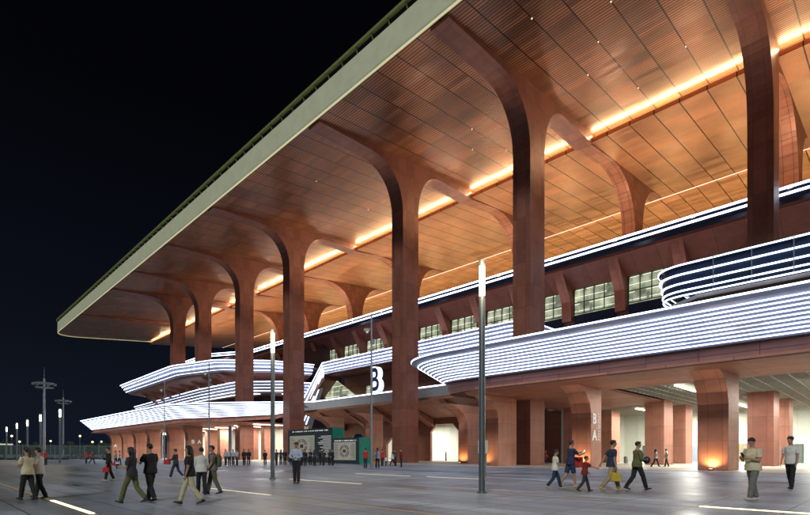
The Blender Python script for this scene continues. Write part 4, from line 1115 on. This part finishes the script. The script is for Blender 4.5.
# smaller people further off: a few figures, copied with their parts
def proto(**k): return person((0, 0), 1.72, 0, 'x', voxel=.018, **k)[0]
PR = dict(
    blue=proto(top='ltblue', bottom='dark', legs=ST0, sleeve='short', tuck=True),
    darkA=proto(top='black', bottom='black', legs=ST0, sleeve='long', arms=((10, 8, 40, 20), (10, 8, 40, 20))),
    darkB=proto(top='dark', bottom='black', legs=((4, 4), (-3, 2)), arms=((3, 12, 10, 0), (20, 8, 60, 10)), build=1.1),
    darkC=proto(top='navy', bottom='black', legs=((-2, 2), (4, 4)), arms=((3, 8, 10, 0), (5, 10, 18, 0)), hair='long', build=.95),
    red=proto(top='red', bottom='dark', legs=ST0, arms=((5, 10, 30, 0), (5, 10, 20, 0))),
    redwalk=proto(top='red', bottom='navy', legs=STR, arms=((-15, 8, 15, 0), (18, 8, 25, 0))),
    greyw=proto(top='ltblue', bottom='black', legs=WK, arms=((5, 8, 20, 0), (20, 8, 60, 0))),
    whitew=proto(top='white', bottom='black', legs=WK, arms=((-8, 10, 15, 0), (10, 10, 20, 0))),
    whitef=proto(top='white', bottom='black', sleeve='long', legs=STR2, hair='long', arms=((-10, 12, 15, 0), (14, 10, 20, 0))),
    darkred=proto(top='darkred', bottom='black', legs=ST0, sleeve='long', arms=((10, 10, 50, 0), (5, 10, 20, 0))))
used = set()
def far(kind, ax, feet, topy, th, label, group=None, H=None, loc=None):
    src = PR[kind]
    if kind in used: o = copy_tree(src)
    else: o = src; used.add(kind)
    if loc is None: loc, hh = at(ax, feet, topy, 1.0 if H else 1.6, 1.85)
    else: hh = 1.72
    hh = H or hh
    o.location = (loc[0], loc[1], loc[2] if len(loc) > 2 else 0); o.rotation_euler = (0, 0, face(th)); s_ = hh / 1.72; o.scale = (s_,) * 3
    o['label'] = label
    if group: o['group'] = group
    return o
GB = 'staff in light blue shirts beside the tall column'
for i, x in enumerate((225.7, 229.3, 233.2, 237.0)):
    far('blue', x, 465.2 + .3 * (i % 2), 449, (250, 300, 270, 240)[i], ('leftmost of the row of staff in light blue shirts', 'second from left in the row of staff in light blue shirts', 'second from right in the row of staff in light blue shirts', 'rightmost of the row of staff in light blue shirts')[i], GB)
for i, x in enumerate((244.2, 248.6)):
    far('darkA', x, 465.3, 449, 270 + 30 * i, ('left', 'right')[i] + 'hand one of two dark figures before the dark column right of the blue shirted staff')
GD = 'people in dark clothes queuing before the hoardings'
for i, x in enumerate((265.7, 276.5, 281.2, 285.2, 290.8, 301.2, 304.8, 309.8, 314.6, 319.8, 323.6, 329.6, 333.0)):
    far(('darkA', 'darkB', 'darkC')[i * 7 % 3], x + rnd.uniform(-.6, .6), 465.2 + rnd.uniform(-.5, .7), rnd.uniform(448.2, 450.2), rnd.uniform(40, 320), 'dark clothed person in the row before the hoardings, ' + ('leftmost', 'second from left', 'third from left', 'fourth from left', 'fifth from left', 'sixth from left, half behind the guard', 'seventh from left, right of guard', 'sixth from right', 'fifth from right', 'fourth from right', 'third from right', 'second from right', 'rightmost')[i], GD)
far('red', 365.5, 468.5, 446, 80, 'person in red shirt standing alone with back turned before the teal hoarding end')
far('greyw', 377.5, 468.5, 445, 100, 'person in light grey shirt and black trousers right of the slender camera pole')
far('red', 382.3, 466, 448.5, 60, 'person in red shirt with a small child, left of the tall column')
far('whitew', 386.2, 466, 455, 100, 'small child in white top beside the person in red before the tall column', H=1.1)
far('darkB', 395.3, 466, 448.5, 180, 'person in black standing before the dark face of the tall column')
far('whitef', 392.6, 465.6, 450, 200, 'woman in white top reaching out before the dark face of the tall column', H=1.6)
far('darkred', 401.2, 467.2, 446, 200, 'person in dark red top standing before the pinkish face of the tall column')
far('red', 45.8, 465, 453, 270, 'person in red shirt standing behind the two white shirted walkers at far left', H=1.8)
far('redwalk', 92.2, 464, 453.5, 0, 'person in red shirt striding before the fence, right one of two', H=1.7)
far('red', 86.2, 463.6, 453.5, 260, 'person in red shirt standing before the fence, left one of two', H=1.7)
far('greyw', 115.8, 464.6, 451.8, 200, 'person in pale shirt standing behind the red pennant by the far pillars', H=1.7)
far('whitew', 119.2, 464.8, 452, 10, 'person in white shirt by the far pillars left of the long haired walking woman', H=1.7)
far('whitef', 655.5, 467.0, 446, 350, 'woman in white shirt walking in the portico, left one of a pair')
far('whitew', 666.5, 466.8, 445, 170, 'man in white shirt walking in the portico, right one of a pair')
far('redwalk', 545.2, 464.2, 448, 10, 'person in dark red walking in the bright portico left of the boy in white')
far('darkC', 0, 0, 0, 200, 'person standing inside the bright trapezoid opening', loc=(70.0, 59.3, .03))
for k_, o in PR.items():
    if k_ not in used: print('unused', k_)
